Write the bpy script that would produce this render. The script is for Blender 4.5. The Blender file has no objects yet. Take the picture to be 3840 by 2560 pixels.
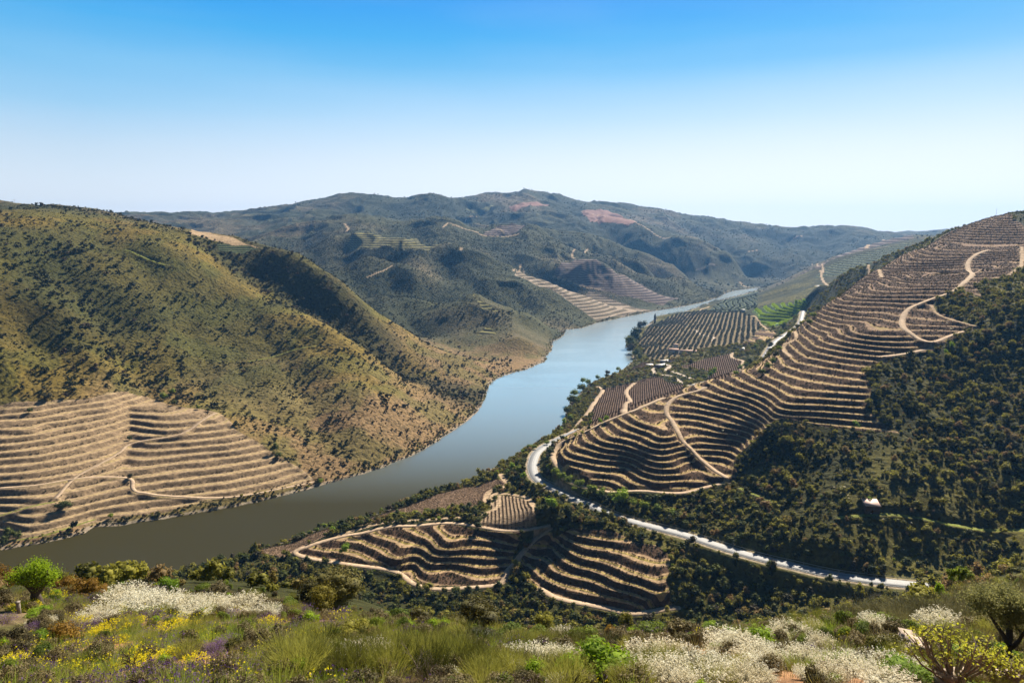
import bpy, math, random
import numpy as np
from mathutils import Vector, Matrix
C = bpy.context
SC = C.scene
COL = SC.collection

# ------------------------------------------------------------------ camera
F_PX, CX, CY = 1600.0, 1176.0, 784.0          # focal length / centre on a 2352 px wide picture
PITCH = math.atan((784 - 540) / 1600.0)
CAM_Z = 200.0
cam_d = bpy.data.cameras.new("camera"); cam = bpy.data.objects.new("camera", cam_d); COL.objects.link(cam)
cam_d.sensor_width = 36.0; cam_d.lens = 36.0 * F_PX / 2352.0
cam_d.clip_start = 0.3; cam_d.clip_end = 60000.0
cam.location = (0, 0, CAM_Z); cam.rotation_euler = (math.pi / 2 - PITCH, 0, 0)
SC.camera = cam

# ------------------------------------------------------------------ sky and sun
SUN_AZ, SUN_EL = math.radians(29.0), math.radians(38.5)      # azimuth clockwise from +Y (view direction)
world = bpy.data.worlds.new("World"); SC.world = world; world.use_nodes = True
wn = world.node_tree; wn.nodes.clear()
sky = wn.nodes.new("ShaderNodeTexSky"); sky.sky_type = 'NISHITA'; sky.sun_disc = False
sky.sun_elevation = SUN_EL; sky.sun_rotation = SUN_AZ
sky.altitude = 300; sky.air_density = 1.0; sky.dust_density = 0.6; sky.ozone_density = 2.0
W_ = wn.nodes.new; WL = wn.links.new
tcw = W_("ShaderNodeTexCoord"); sxyz = W_("ShaderNodeSeparateXYZ"); WL(tcw.outputs['Generated'], sxyz.inputs[0])
# deep blue overhead, darkened above the view to weaken fill, pale towards the horizon
rmp = W_("ShaderNodeValToRGB"); WL(sxyz.outputs[2], rmp.inputs[0]); cr = rmp.color_ramp
SKYR = [(0.0, (1.0, .97, .95)), (0.045, (.83, .86, .88)), (0.103, (.58, .71, .82)), (0.155, (.31, .58, .81)), (0.206, (.16, .49, .80)), (0.254, (.035, .385, .79)), (0.30, (.0, .295, .80)), (0.42, (.004, .12, .38)), (1.0, (.01, .05, .16))]
while len(cr.elements) < len(SKYR): cr.elements.new(0.5)
for e, (p, c) in zip(cr.elements, SKYR): e.position = p; e.color = (*c, 1)
sc1 = W_("ShaderNodeVectorMath"); sc1.operation = 'SCALE'; sc1.inputs['Scale'].default_value = 5.9; WL(rmp.outputs[0], sc1.inputs[0])
mxs = W_("ShaderNodeMix"); mxs.data_type = 'RGBA'; mxs.inputs['Factor'].default_value = 0.92
WL(sky.outputs[0], mxs.inputs['A']); WL(sc1.outputs[0], mxs.inputs['B'])
# whiter towards the sun side, low down
dt = W_("ShaderNodeVectorMath"); dt.operation = 'DOT_PRODUCT'; dt.inputs[1].default_value = (math.sin(SUN_AZ), math.cos(SUN_AZ), 0); WL(tcw.outputs['Generated'], dt.inputs[0])
mr1 = W_("ShaderNodeMapRange"); mr1.inputs['From Min'].default_value = 0.50; mr1.inputs['From Max'].default_value = 1.0; mr1.inputs['To Max'].default_value = 0.9; WL(dt.outputs['Value'], mr1.inputs['Value'])
mr2 = W_("ShaderNodeMapRange"); mr2.inputs['From Min'].default_value = 0.22; mr2.inputs['From Max'].default_value = 0.02; WL(sxyz.outputs[2], mr2.inputs['Value'])
mm = W_("ShaderNodeMath"); mm.operation = 'MULTIPLY'; WL(mr1.outputs[0], mm.inputs[0]); WL(mr2.outputs[0], mm.inputs[1])
mxw = W_("ShaderNodeMix"); mxw.data_type = 'RGBA'; WL(mm.outputs[0], mxw.inputs['Factor']); WL(mxs.outputs['Result'], mxw.inputs['A']); mxw.inputs['B'].default_value = (6.1, 6.1, 6.2, 1)
# unseen sky behind the camera dimmed to keep fill light low
mr3 = W_("ShaderNodeMapRange"); mr3.inputs['From Min'].default_value = -0.3; mr3.inputs['From Max'].default_value = 0.42; mr3.inputs['To Min'].default_value = 0.18; WL(dt.outputs['Value'], mr3.inputs['Value'])
# faint uneven haze low in the sky
nz = W_("ShaderNodeTexNoise"); nz.inputs['Scale'].default_value = 3.0; nz.inputs['Detail'].default_value = 5.0; mpz = W_("ShaderNodeMapping"); mpz.inputs['Scale'].default_value = (1, 1, 6); WL(tcw.outputs['Generated'], mpz.inputs['Vector']); WL(mpz.outputs[0], nz.inputs['Vector'])
mrz = W_("ShaderNodeMapRange"); mrz.inputs['From Min'].default_value = 0.35; mrz.inputs['From Max'].default_value = 0.75; mrz.inputs['To Max'].default_value = 0.06; WL(nz.outputs[0], mrz.inputs['Value'])
mxz = W_("ShaderNodeMix"); mxz.data_type = 'RGBA'; WL(mrz.outputs[0], mxz.inputs['Factor']); WL(mxw.outputs['Result'], mxz.inputs['A']); mxz.inputs['B'].default_value = (5.6, 5.7, 5.9, 1)
sc2 = W_("ShaderNodeVectorMath"); sc2.operation = 'SCALE'; WL(mxz.outputs['Result'], sc2.inputs[0]); WL(mr3.outputs[0], sc2.inputs['Scale'])
bg = W_("ShaderNodeBackground"); bg.inputs['Strength'].default_value = 0.10
wo = W_("ShaderNodeOutputWorld")
WL(sc2.outputs[0], bg.inputs[0]); WL(bg.outputs[0], wo.inputs[0])
sun_d = bpy.data.lights.new("sun", 'SUN'); sun_d.energy = 5.0; sun_d.angle = math.radians(0.5); sun_d.color = (1.0, 0.90, 0.75)
sun = bpy.data.objects.new("sun", sun_d); COL.objects.link(sun)
sdir = Vector((math.sin(SUN_AZ) * math.cos(SUN_EL), math.cos(SUN_AZ) * math.cos(SUN_EL), math.sin(SUN_EL)))
sun.rotation_euler = sdir.to_track_quat('Z', 'Y').to_euler()
sun.location = (0, 0, 600)
SC.view_settings.view_transform = 'Standard'; SC.view_settings.look = 'None'
SC.view_settings.exposure = 0.90; SC.view_settings.gamma = 1.0
SC.cycles.max_bounces = 5; SC.cycles.diffuse_bounces = 2; SC.cycles.glossy_bounces = 2
SC.cycles.transmission_bounces = 2; SC.cycles.transparent_max_bounces = 4; SC.cycles.volume_bounces = 0
SC.cycles.use_denoising = True

# ------------------------------------------------------------------ numpy helpers
def sstep(a, b, x):
    t = np.clip((x - a) / (b - a), 0, 1); return t * t * (3 - 2 * t)
def _hash(ix, iy, s):
    h = (ix.astype(np.int64) * 374761393 + iy.astype(np.int64) * 668265263 + s * 974634777) & 0xffffffff
    h = ((h ^ (h >> 13)) * 1274126177) & 0xffffffff
    return ((h ^ (h >> 16)) & 0xffff) / 65535.0
def vnoise(x, y, s=0):
    x0 = np.floor(x); y0 = np.floor(y); fx = x - x0; fy = y - y0
    fx = fx * fx * fx * (fx * (fx * 6 - 15) + 10); fy = fy * fy * fy * (fy * (fy * 6 - 15) + 10)
    a = _hash(x0, y0, s); b = _hash(x0 + 1, y0, s); c = _hash(x0, y0 + 1, s); d = _hash(x0 + 1, y0 + 1, s)
    return (a + (b - a) * fx) * (1 - fy) + (c + (d - c) * fx) * fy
def fbm(x, y, wl, octv=4, s=0, gain=0.5):
    """noise about 0 within -1..1, wavelength wl metres"""
    out = 0.0; amp = 1.0; tot = 0.0; f = 1.0 / wl
    for o in range(octv):
        out = out + amp * (2 * vnoise(x * f + 17.3 * o + s, y * f - 9.1 * o, s + o) - 1); tot += amp
        amp *= gain; f *= 2.03
    return out / tot * 1.6
def ridged(x, y, wl, octv=3, s=0):
    out = 0.0; amp = 1.0; tot = 0.0; f = 1.0 / wl
    for o in range(octv):
        out = out + amp * (1 - np.abs(2 * vnoise(x * f + 3.3 * o, y * f + 7.7 * o, s + o) - 1) * 2); tot += amp
        amp *= 0.5; f *= 2.1
    return out / tot

SP, CP_ = math.sin(PITCH), math.cos(PITCH)
def ray(px, py):
    a = (px - CX) / F_PX; b = (CY - py) / F_PX
    return a, CP_ + b * SP, -SP + b * CP_
def PZ(px, py, z):           # world point where the line of sight meets height z
    a, b, c = ray(px, py); k = (z - CAM_Z) / c
    return (a * k, b * k, z)
def PD(px, py, d):           # world point at forward distance d
    a, b, c = ray(px, py); k = d / b
    return (a * k, d, CAM_Z + c * k)
def VV(px, d, z):            # a point below the line of sight (hidden ground)
    a, b, c = ray(px, 540); k = d / b
    return (a * k, d, z)
# ------------------------------------------------------------------ control points of the land (picture x, y, height or distance)
SHORE_L = [(0,1262),(101,1245),(195,1224),(222,1207),(269,1208),(329,1198),(427,1183),(537,1164),(638,1141),(739,1114),(784,1104),(851,1083),(895,1066),(945,1046),(992,1019),(1036,990),(1073,968),(1096,945),(1113,918),(1122,894),(1123,883),(1140,870),(1157,862),(1207,848),(1254,830),(1256,816),(1268,803),(1271,783),(1296,769),(1298,757),(1335,754),(1372,741),(1422,731),(1496,715),(1568,704),(1602,697),(1649,684),(1665,674),(1689,667),(1753,659)]
SHORE_R = [(1753,661),(1736,667),(1690,680),(1645,691),(1600,706),(1568,717),(1516,724),(1503,731),(1483,749),(1459,762),(1439,779),(1439,798),(1452,801),(1451,818),(1457,830),(1422,853),(1379,870),(1338,893),(1328,907),(1305,934),(1298,952),(1288,975),(1271,995),(1248,1009),(1221,1025),(1197,1042),(1157,1062),(1096,1093),(1033,1123),(952,1146),(888,1173),(838,1188),(794,1200),(762,1210),(705,1224),(615,1256),(524,1284),(447,1306),(396,1326),(353,1340),(249,1366),(120,1400)]
CPTS = []
for p in SHORE_L + SHORE_R: CPTS.append(PZ(p[0], p[1], 0.0))
# far bank beyond the left edge of the picture
for x, y in ((-345, 440), (-440, 420), (-560, 400), (-720, 380)): CPTS.append((x, y, 0.0))
for x, y in ((-330, 300), (-420, 230), (-520, 150)): CPTS.append((x, y, 0.0))
# river bed between the banks
for (a, b) in (((0,1262),(120,1400)),((195,1224),(396,1326)),((427,1183),(615,1256)),((638,1141),(794,1200)),((851,1083),(952,1146)),((945,1046),(1096,1093)),((1036,990),(1197,1042)),((1096,945),(1271,995)),((1123,883),(1305,934)),((1207,848),(1379,870)),((1268,803),(1451,818)),((1335,754),(1439,779)),((1422,731),(1503,731)),((1568,704),(1568,717)),((1649,684),(1645,691)),((1700,666),(1700,676))):
    A = PZ(a[0], a[1], 0); B = PZ(b[0], b[1], 0)
    for t in (0.25, 0.5, 0.75): CPTS.append((A[0] + (B[0] - A[0]) * t, A[1] + (B[1] - A[1]) * t, -14.0 if t == 0.5 else -10.0))
for x, y in ((-335, 380), (-420, 320), (-540, 240)): CPTS.append((x, y, -12.0))
# x, y, height
Z = [ # left terraces
(300,900,59),(0,935,58),(0,1100,25),(0,1020,40),(-150,1100,24),(-150,1000,42),(480,945,44),(720,1095,4),(600,1040,20),(400,1050,24),(400,1140,7.6),(150,1100,22),(150,1000,40),(220,950,48),(340,1000,35),(60,1180,11),(200,1160,10),(560,1120,7),
# left hill, near spur and face
(0,800,99),(0,700,132),(0,600,172),(100,800,92),(130,700,130),(200,870,70),(200,800,93),(60,560,190),
(230,730,112),(290,820,79),(340,890,58),(350,700,121),(450,800,80),(550,900,50),(450,700,117),(600,800,72),(650,1000,25),(700,900,42),(650,900,46),(750,1000,20),(850,1000,20),(850,900,45),
# right bank: strip by the river, flat plot, lower terraces
(1180,1170,26),(1130,1150,21),(1000,1140,12),(900,1180,9),(1120,1108,14),(1180,1100,22),(700,1250,8),(560,1275,5),(1060,1165,14),(960,1180,11),
(901,1210,17.8),(990,1231,19.3),(1020,1208,22),(950,1206,19.3),(1074,1243,20.3),(1163,1254,20.3),(842,1222,15.2),(927,1243,16.6),(1032,1267,17.6),(1159,1271,17.6),(737,1239,12),(864,1254,13.6),(990,1279,15),(1117,1288,15),
(690,1259,9.6),(800,1265,11),(927,1286,12.3),(1032,1298,12.3),(1155,1303,12.8),(935,1294,10.5),(969,1319,9.6),(1032,1332,9.6),(1091,1345,9.6),(1160,1340,10),(700,1274,9),(800,1292,9),(900,1315,8),(1090,1209,23.5),(1164,1230,24),
(1294,1220,29.5),(1384,1244,29.3),(1484,1267,29),(1534,1277,29),(1261,1224,27),(1351,1264,26.3),(1451,1297,26),(1530,1312,26),(1244,1244,23.5),(1317,1280,23.2),(1417,1317,23),(1531,1347,23),(1217,1264,20.3),(1317,1310,20),(1417,1344,20),(1530,1372,20),
(1197,1280,17.2),(1251,1310,17),(1351,1344,17),(1451,1374,17),(1184,1297,14),(1251,1344,14),(1351,1377,14),(1467,1404,14),(1550,1398,15),(1260,1208,31),(1400,1225,32),
(600,1340,6),(800,1350,6),(1000,1390,6),(1200,1400,9),(1400,1410,10),(1600,1420,14),(1700,1400,20),(1800,1390,26),(1600,1340,22),(1620,1270,29),(1900,1385,31),(2000,1385,35),(1740,1330,28),
# river side of the road and fields behind the nose
(1200,1085,26),(1180,1060,12),(1240,1020,16),(1350,975,14),(1390,920,11),(1450,930,20),(1500,890,20),(1560,880,24),(1600,852,26),(1680,830,32),(1700,812,34),(1350,930,9),(1420,870,10),(1480,858,13),(1540,850,18),
(1550,800,15),(1500,820,11),(1600,770,21),(1500,752,8),(1480,800,8),(1600,725,16),(1700,712,27),(1700,760,35),(1650,800,30),(1740,725,45),(1820,700,65),(1750,760,43),(1660,740,28),
# right hill: foot, lines of equal height and ridge
(1268,1045,37),(1285,1085,37),(1340,1112,37),(1440,1128,38),(1540,1136,39),(1620,1122,42),(1685,1108,45),
(1290,1015,42),(1340,990,53),(1400,962,62),(1460,936,69),(1525,908,75),(1600,880,81),(1640,868,86),(1700,850,92),(1760,835,98),(1800,795,106),(1840,760,116),(1870,722,127),(1910,692,137),
(1284,1066,40.4),(1336,1085,40.4),(1400,1094,40.4),(1442,1113,40.2),(1284,1045,43),(1357,1073,43),(1400,1078,43),(1442,1092,42.6),(1531,1119,42.2),(1294,1028,46),(1357,1056,46),(1400,1062,46),(1442,1070,45.6),(1531,1100,45.2),
(1321,1009,50),(1357,1033,50),(1421,1045,50),(1463,1060,49.5),(1531,1083,48.5),(1370,986,57),(1400,1009,57),(1463,1026,56.5),(1531,1043,56),(1410,969,62),(1442,986,62),(1484,1003,61.7),(1531,1018,61.2),(1446,950,67),(1473,969,67),(1531,993,66.2),
(1598,1040,54.2),(1686,1062,52.8),(1575,1059,50.6),(1660,1094,47.3),(1568,982,64),(1635,995,63.3),(1690,1012,61.6),(1568,945,70.5),(1669,975,69),(1736,1005,69.5),(1575,911,77),(1635,928,76.5),(1679,945,75),(1756,970,77),(1635,886,84),
(1686,921,80.8),(1769,952,82.5),(1870,968,82.5),(1971,978,82.5),(2071,990,82),(1800,900,94),(1900,860,103),(2000,880,102),(2050,820,114),(1900,800,115),(2000,760,128),
(2350,700,150),(2352,850,112),(2352,1000,84),(2352,1200,54),(2352,1300,44),(2200,900,98),(2100,1100,68),(2000,1155,60),(1850,1100,60),(1750,1200,43),(1720,1110,50),(1900,1250,47),(1650,1180,38),(1500,1170,34),(1350,1125,34),(2200,1200,54),(2100,1280,43),(2250,1080,70),
]
for p in Z: CPTS.append(PZ(*p))
D = [ # x, y, forward distance
# left hill ridges and gullies
(200,490,1010),(250,495,1030),(0,483,1050),(0,473,1250),(60,483,1230),(150,488,1250),(250,496,1280),(330,509,1150),
(420,575,930),(530,640,920),(620,700,870),(730,750,840),(800,800,800),(900,870,765),(980,920,745),
(600,620,1010),(700,680,965),(780,740,925),(860,790,895),(940,850,865),
(400,525,1090),(480,540,1080),(570,561,1050),(640,586,1025),(700,613,1005),(760,641,985),(820,681,970),(880,716,965),(950,756,975),(1020,796,985),(1080,822,992),
(150,540,880),(220,620,815),(140,620,790),(240,560,900),(230,520,960),(330,560,905),(330,630,850),(60,620,770),(420,640,870),(520,720,850),(0,540,815),(0,505,895),(100,500,930),
# second and third hill
(1200,800,1150),(1150,780,1200),(1130,740,1290),(1190,760,1260),(1000,750,1260),(1090,805,1150),(950,725,1310),
(1450,712,1800),(950,680,1420),(1100,650,1680),(1200,690,1640),(1290,730,1560),
(1580,641,2300),(1640,668,2280),(1330,600,2150),(1400,650,2050),(1500,680,2010),

# far mountains
(250,494,3500),(320,497,3500),(400,500,3500),(500,506,3500),(560,501,3500),(630,493,3600),(690,472,3700),(750,455,3800),(840,450,3900),(890,458,3900),(950,460,3900),(990,447,3800),(1030,455,3850),(1050,466,3900),(1065,458,4200),(1150,442,4200),(1240,441,4200),(1300,455,4200),(1360,465,4300),(1430,472,4500),(1500,477,4600),(1580,510,4600),(1650,506,4300),(1740,516,4300),(1810,526,4300),(1900,523,4300),(1990,531,4200),(2040,546,4100),
(750,490,3200),(900,490,3300),(1000,491,3300),(1200,491,3500),(1400,501,3400),(1900,572,3600),(1700,572,3400),(1900,592,3300),(1840,622,2950),(1780,642,2800),(1600,641,2600),
# right bank, teal slopes
(1760,690,1760),(1800,660,1850),(1900,640,1800),(1850,626,2100),(1900,601,2100),(2000,573,2100),(2060,559,2100),(2130,549,2100),(2000,620,1700),
(1830,630,2500),(1920,591,2500),(1980,571,2550),(2040,549,2600),(2100,546,2700),(2100,545,4500),(2160,529,4800),(2210,525,4800),(2352,530,4800),
(1950,626,1100),(1905,655,1150),(1990,613,1050),(1870,670,1300),
# right hill upper
(1960,660,740),(2000,626,780),(2080,581,830),(2180,536,880),(2290,494,920),(2352,491,950),(2352,600,660),(2230,620,690),(2235,750,510),(2140,720,560),(2080,740,545),
(2290,560,800),(2150,620,720),
# our own slope
(0,1568,22),(0,1480,30),(0,1420,37),(0,1380,46),(200,1568,21),(200,1480,30),(200,1400,43),(400,1568,20),(400,1480,29),(400,1410,41),(430,1385,47),
(800,1568,19),(800,1480,27),(800,1425,36),(1000,1470,30),(1200,1568,18),(1200,1505,25),(1200,1470,31),(1600,1568,18),(1600,1505,25),(1600,1465,31),(2000,1568,19),(2000,1480,27),(2000,1430,34),(2352,1568,19),(2352,1470,27),(2352,1410,36),(2200,1500,25)]
for p in D: CPTS.append(PD(*p))
# skylines of the spurs up the valley; each gets low ground hidden behind it
RIDGES = [(655,583,1950),(700,561,2000),(769,538,2050),(828,534,2050),(880,541,2050),
 (612,543,2500),(655,529,2550),(718,518,2600),(785,502,2650),(823,500,2650),(866,504,2600),(887,502,2600),(929,509,2550),(1003,504,2500),(1026,509,2450),
 (941,534,1900),(1001,548,1880),(1062,569,1860),(1110,590,1850),(1150,609,1850),(1230,641,1830),(1300,666,1830),(1370,691,1800),
 (1060,681,1400),(1130,691,1380),(1200,713,1380),(1240,736,1400),
 (1352,571,2350),(1422,605,2300),(1489,635,2280),(1288,535,2750),(1355,542,2750),(1419,562,2700),(1489,592,2700),(1557,620,2650),
 (1463,511,3400),(1520,528,3350),(1568,542,3300),(1630,565,3150),(1680,595,3000),(1729,638,2850),
  (1106,531,2500),(1207,517,2550),(1140,520,2550)]
for (px, py, d) in RIDGES:
    q = PD(px, py, d); CPTS.append(q)
    t = (py - 540) / 1600.0
    for k, dr in ((.03, 9.0), (.085, 22.0)):
        CPTS.append(VV(px, d * (1 + k), max(14.0, 200 - t * d * (1 + k) - dr * d / 2000)))
# spurs running down towards the viewer and the gullies between them
for p in [(882,556,1860),(851,573,1700),(813,593,1600),(758,617,1500),(958,577,1760),(950,619,1620),(925,657,1450),(890,690,1330),
 (880,600,1765),(862,660,1500),(900,725,1270),(1010,625,1740),(1030,665,1640),(1090,640,1690),(1150,670,1650),
 (700,590,1900),(740,575,1930),(780,570,1960),(840,560,1970),
 (1090,672,1420),(1180,775,1180),(1230,800,1160),
 (1330,590,2280),(1300,610,2180),(1240,600,2120),(1240,570,2250),(1180,560,2300),(1200,590,2130),
 (1400,580,2420),(1460,600,2420),
 (1750,570,3500),(1800,560,3700),(1817,530,4150),(1790,560,3900),(1870,560,3900),(1940,560,3900)]: CPTS.append(PD(*p))

V = [(1176,3,191.5),(-400,3,191.5),(2700,3,191.5),(500,3,191.5),(1900,3,191.5),(1176,10,190.8),(4000,3,191.5),(-1600,3,191.5),(5000,12,191),(-2600,12,191),(-400,10,191),(2700,10,191),(0,90,152),(0,200,88),(0,300,34),(420,90,153),(420,200,86),(420,300,26),(800,90,150),(800,200,78),(800,290,22),(1200,60,160),(1200,100,134),(1200,200,74),(1200,290,18),(1600,60,160),(1600,100,134),(1600,200,74),(1600,290,20),(2000,60,162),(2000,100,138),(2000,200,84),(2000,270,40),(2352,60,168),(2352,110,140),(2352,190,100),(2352,250,66),(2700,60,170),(2700,190,120),(2700,300,90),(3200,200,140),(3200,400,150),(-300,90,152),(-300,200,92),
# hidden valleys
(400,1500,110),(700,1300,70),(900,1150,50),(1040,1080,10),(1000,1550,40),(1150,1480,20),(300,2200,150),(100,1900,150),(500,2900,200),
(1500,700,14),(1600,700,22),(1700,720,38),(1800,800,60),(1900,900,85),(2000,950,120),(2180,1100,150),(2352,1200,180),(2290,1000,215),(1650,640,40),(1560,660,24),(1460,640,20),
(2000,1300,95),(2100,1600,120),(2250,2000,140),(1900,2300,60),(2050,2350,110),(2000,3000,60),(2100,3300,80),
(1300,6500,250),(400,6500,200),(2200,6500,150),(1800,6000,100),(1000,5200,260),(1500,5600,200),(-400,5000,260),(2800,5000,180),(-600,1200,230),(-600,2500,240),(2900,1200,210),(2900,700,190),(2900,2500,160),(1300,9000,200),(200,9000,200),(2200,9000,120)]
for p in V: CPTS.append(VV(*p))

# main road: picture x, y, height
ROAD_A = [(1435,948,24),(1372,974,25),(1321,992,26),(1271,1014,27),(1237,1035,28),(1224,1059,28),(1224,1082,28),(1237,1103,28),(1268,1119,28.5),(1308,1140,29),(1355,1160,29.5),(1405,1183,30),(1473,1203,31),(1568,1227,32),(1652,1254,33),(1736,1279,34.5),(1820,1299,36),(1904,1318,37),(1988,1331,38.5),(2072,1340,40),(2156,1348,41.5),(2290,1357,44),(2420,1362,47)]
ROAD_B = [(1590,885,34),(1660,868,38),(1733,847,43),(1780,785,50),(1833,748,56),(1846,712,61)]
ROAD_C = [(1980,690,88),(1934,676,87),(1900,668,86),(1878,655,85)]
def catmull(P, sp):
    P = np.array(P, float); out = []
    Q = np.vstack([2 * P[0] - P[1], P, 2 * P[-1] - P[-2]])
    for i in range(1, len(Q) - 2):
        n = max(2, int(np.linalg.norm(Q[i + 1] - Q[i]) / sp)); t = np.linspace(0, 1, n, endpoint=False)[:, None]
        a, b, c, d = Q[i - 1], Q[i], Q[i + 1], Q[i + 2]
        out.append(0.5 * ((2 * b) + (c - a) * t + (2 * a - 5 * b + 4 * c - d) * t * t + (3 * b - a - 3 * c + d) * t ** 3))
    out.append(P[-1:]); return np.vstack(out)
roads = [catmull([PZ(*p) for p in R], 0.7) for R in (ROAD_A, ROAD_B, ROAD_C)]
for rd in roads:
    for p in rd[::28]: CPTS.append(tuple(p))

# ------------------------------------------------------------------ interpolate the land (bearing, log distance)
CA = np.array(CPTS)
def warp(x, y): return np.arctan2(x, y), np.log(np.hypot(x, y))
cu, cv = warp(CA[:, 0], CA[:, 1])
_k = np.round(np.c_[cu, cv] / 0.003).astype(int); _, uq = np.unique(_k, axis=0, return_index=True)
CA = CA[uq]; cu = cu[uq]; cv = cv[uq]
def phi(r2): return np.sqrt(r2 + 0.0004)
n = len(CA)
A = np.zeros((n + 3, n + 3)); A[:n, :n] = phi((cu[:, None] - cu) ** 2 + (cv[:, None] - cv) ** 2)
A[:n, :n] -= np.eye(n) * 1e-4
A[:n, n] = 1; A[:n, n + 1] = cu; A[:n, n + 2] = cv; A[n:, :n] = A[:n, n:].T
rhs = np.zeros(n + 3); rhs[:n] = CA[:, 2]
W = np.linalg.solve(A, rhs)
U0, U1, V0, V1, DU = -1.15, 1.15, math.log(2.0), math.log(12000.0), 0.006
gu = np.arange(U0, U1 + DU, DU); gv = np.arange(V0, V1 + DU, DU)
LZ = np.empty((len(gu), len(gv)))
for i, uu in enumerate(gu):
    LZ[i] = phi((uu - cu) ** 2 + (gv[:, None] - cv) ** 2) @ W[:n] + W[n] + W[n + 1] * uu + W[n + 2] * gv
def _cub(t): return (-0.5*t+t*t-0.5*t**3, 1-2.5*t*t+1.5*t**3, 0.5*t+2*t*t-1.5*t**3, -0.5*t*t+0.5*t**3)
def lattice(x, y):
    u, v = warp(x, y)
    a = np.clip((u - U0) / DU, 1.001, len(gu) - 3.001); b = np.clip((v - V0) / DU, 1.001, len(gv) - 3.001)
    i = a.astype(int); j = b.astype(int); wa = _cub(a - i); wb = _cub(b - j); o = 0
    for p in range(4):
        r = 0
        for q in range(4): r = r + wb[q] * LZ[i + p - 1, j + q - 1]
        o = o + wa[p] * r
    return o
CARVE = []
def carve(x, y):
    sh = x.shape; x = x.ravel(); y = y.ravel(); c = np.zeros(len(x))
    for L_, dep, wd in CARVE:
        lo = L_.min(0) - wd * 3.2; hi = L_.max(0) + wd * 3.2
        w = np.nonzero((x > lo[0]) & (x < hi[0]) & (y > lo[1]) & (y < hi[1]))[0]
        if not len(w): continue
        xx, yy = x[w], y[w]; d = np.full(len(w), 1e9)
        for i in range(len(L_) - 1):
            a, b = L_[i], L_[i + 1]; e = b - a
            t = np.clip(((xx - a[0]) * e[0] + (yy - a[1]) * e[1]) / (e @ e), 0, 1)
            d = np.minimum(d, np.hypot(xx - a[0] - t * e[0], yy - a[1] - t * e[1]))
        c[w] += dep * np.exp(-(d / wd) ** 1.4)
    return c.reshape(sh)
_rc = np.array([(-900, 200), (-560, 300), (-440, 330), (-335, 385)] + [tuple((np.array(PZ(*a, 0)[:2]) + np.array(PZ(*b, 0)[:2])) / 2) for a, b in (((0,1262),(249,1366)),((195,1224),(447,1306)),((427,1183),(615,1256)),((638,1141),(794,1200)),((851,1083),(952,1146)),((945,1046),(1096,1093)),((1036,990),(1197,1042)),((1096,945),(1271,995)),((1123,883),(1305,934)),((1207,848),(1379,870)),((1268,803),(1451,818)),((1335,754),(1439,779)),((1422,731),(1503,731)),((1568,704),(1568,717)),((1649,684),(1645,691)),((1700,666),(1700,676)))] + [(1200, 2750), (9000, 2900)])
_o = np.argsort(_rc[:, 1]); _rc = _rc[_o]
def isleft(x, y): return x < np.interp(y, _rc[:, 1], _rc[:, 0])
# signed distance to the waterline (negative on the water) on a raster
SX0, SX1, SY0, SY1, SS = -700.0, 1300.0, 150.0, 2850.0, 2.5
_sl = [PZ(a, b, 0)[:2] for a, b in SHORE_L]; _sr = [PZ(a, b, 0)[:2] for a, b in SHORE_R]
_ring = [(-720, 380), (-560, 400), (-440, 420), (-360, 438)] + _sl + [(1300, 2800)] + _sr + [(-330, 300), (-420, 230), (-520, 150)]
_ring = np.array(_ring)
_gx, _gy = np.meshgrid(np.arange(SX0, SX1, SS), np.arange(SY0, SY1, SS), indexing='ij')
_wx = _gx + fbm(_gx, _gy, 22, 3, 91) * 2.2; _wy = _gy + fbm(_gx, _gy, 22, 3, 92) * 2.2
_dd = np.full(_gx.shape, 1e9); _in = np.zeros(_gx.shape, bool); _j = len(_ring) - 1
for _i in range(len(_ring)):
    a, b = _ring[_i], _ring[_j]; e = b - a; t = np.clip(((_wx - a[0]) * e[0] + (_wy - a[1]) * e[1]) / (e @ e + 1e-9), 0, 1)
    _dd = np.minimum(_dd, np.hypot(_wx - a[0] - t * e[0], _wy - a[1] - t * e[1]))
    m = (a[1] > _wy) != (b[1] > _wy)
    with np.errstate(divide='ignore', invalid='ignore'): _in ^= m & (_wx < e[0] * (_wy - a[1]) / (b[1] - a[1]) + a[0])
    _j = _i
SD = np.where(_in, -_dd, _dd).astype(np.float32)
def shore_d(x, y):
    a = (x - SX0) / SS; b = (y - SY0) / SS; ok = (a > 0) & (b > 0) & (a < SD.shape[0] - 1.01) & (b < SD.shape[1] - 1.01)
    a = np.where(ok, a, 0); b = np.where(ok, b, 0); i = a.astype(int); j = b.astype(int); fa = a - i; fb = b - j
    v = (SD[i, j] * (1 - fa) + SD[i + 1, j] * fa) * (1 - fb) + (SD[i, j + 1] * (1 - fa) + SD[i + 1, j + 1] * fa) * fb
    return np.where(ok, v, 500.0)
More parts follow.
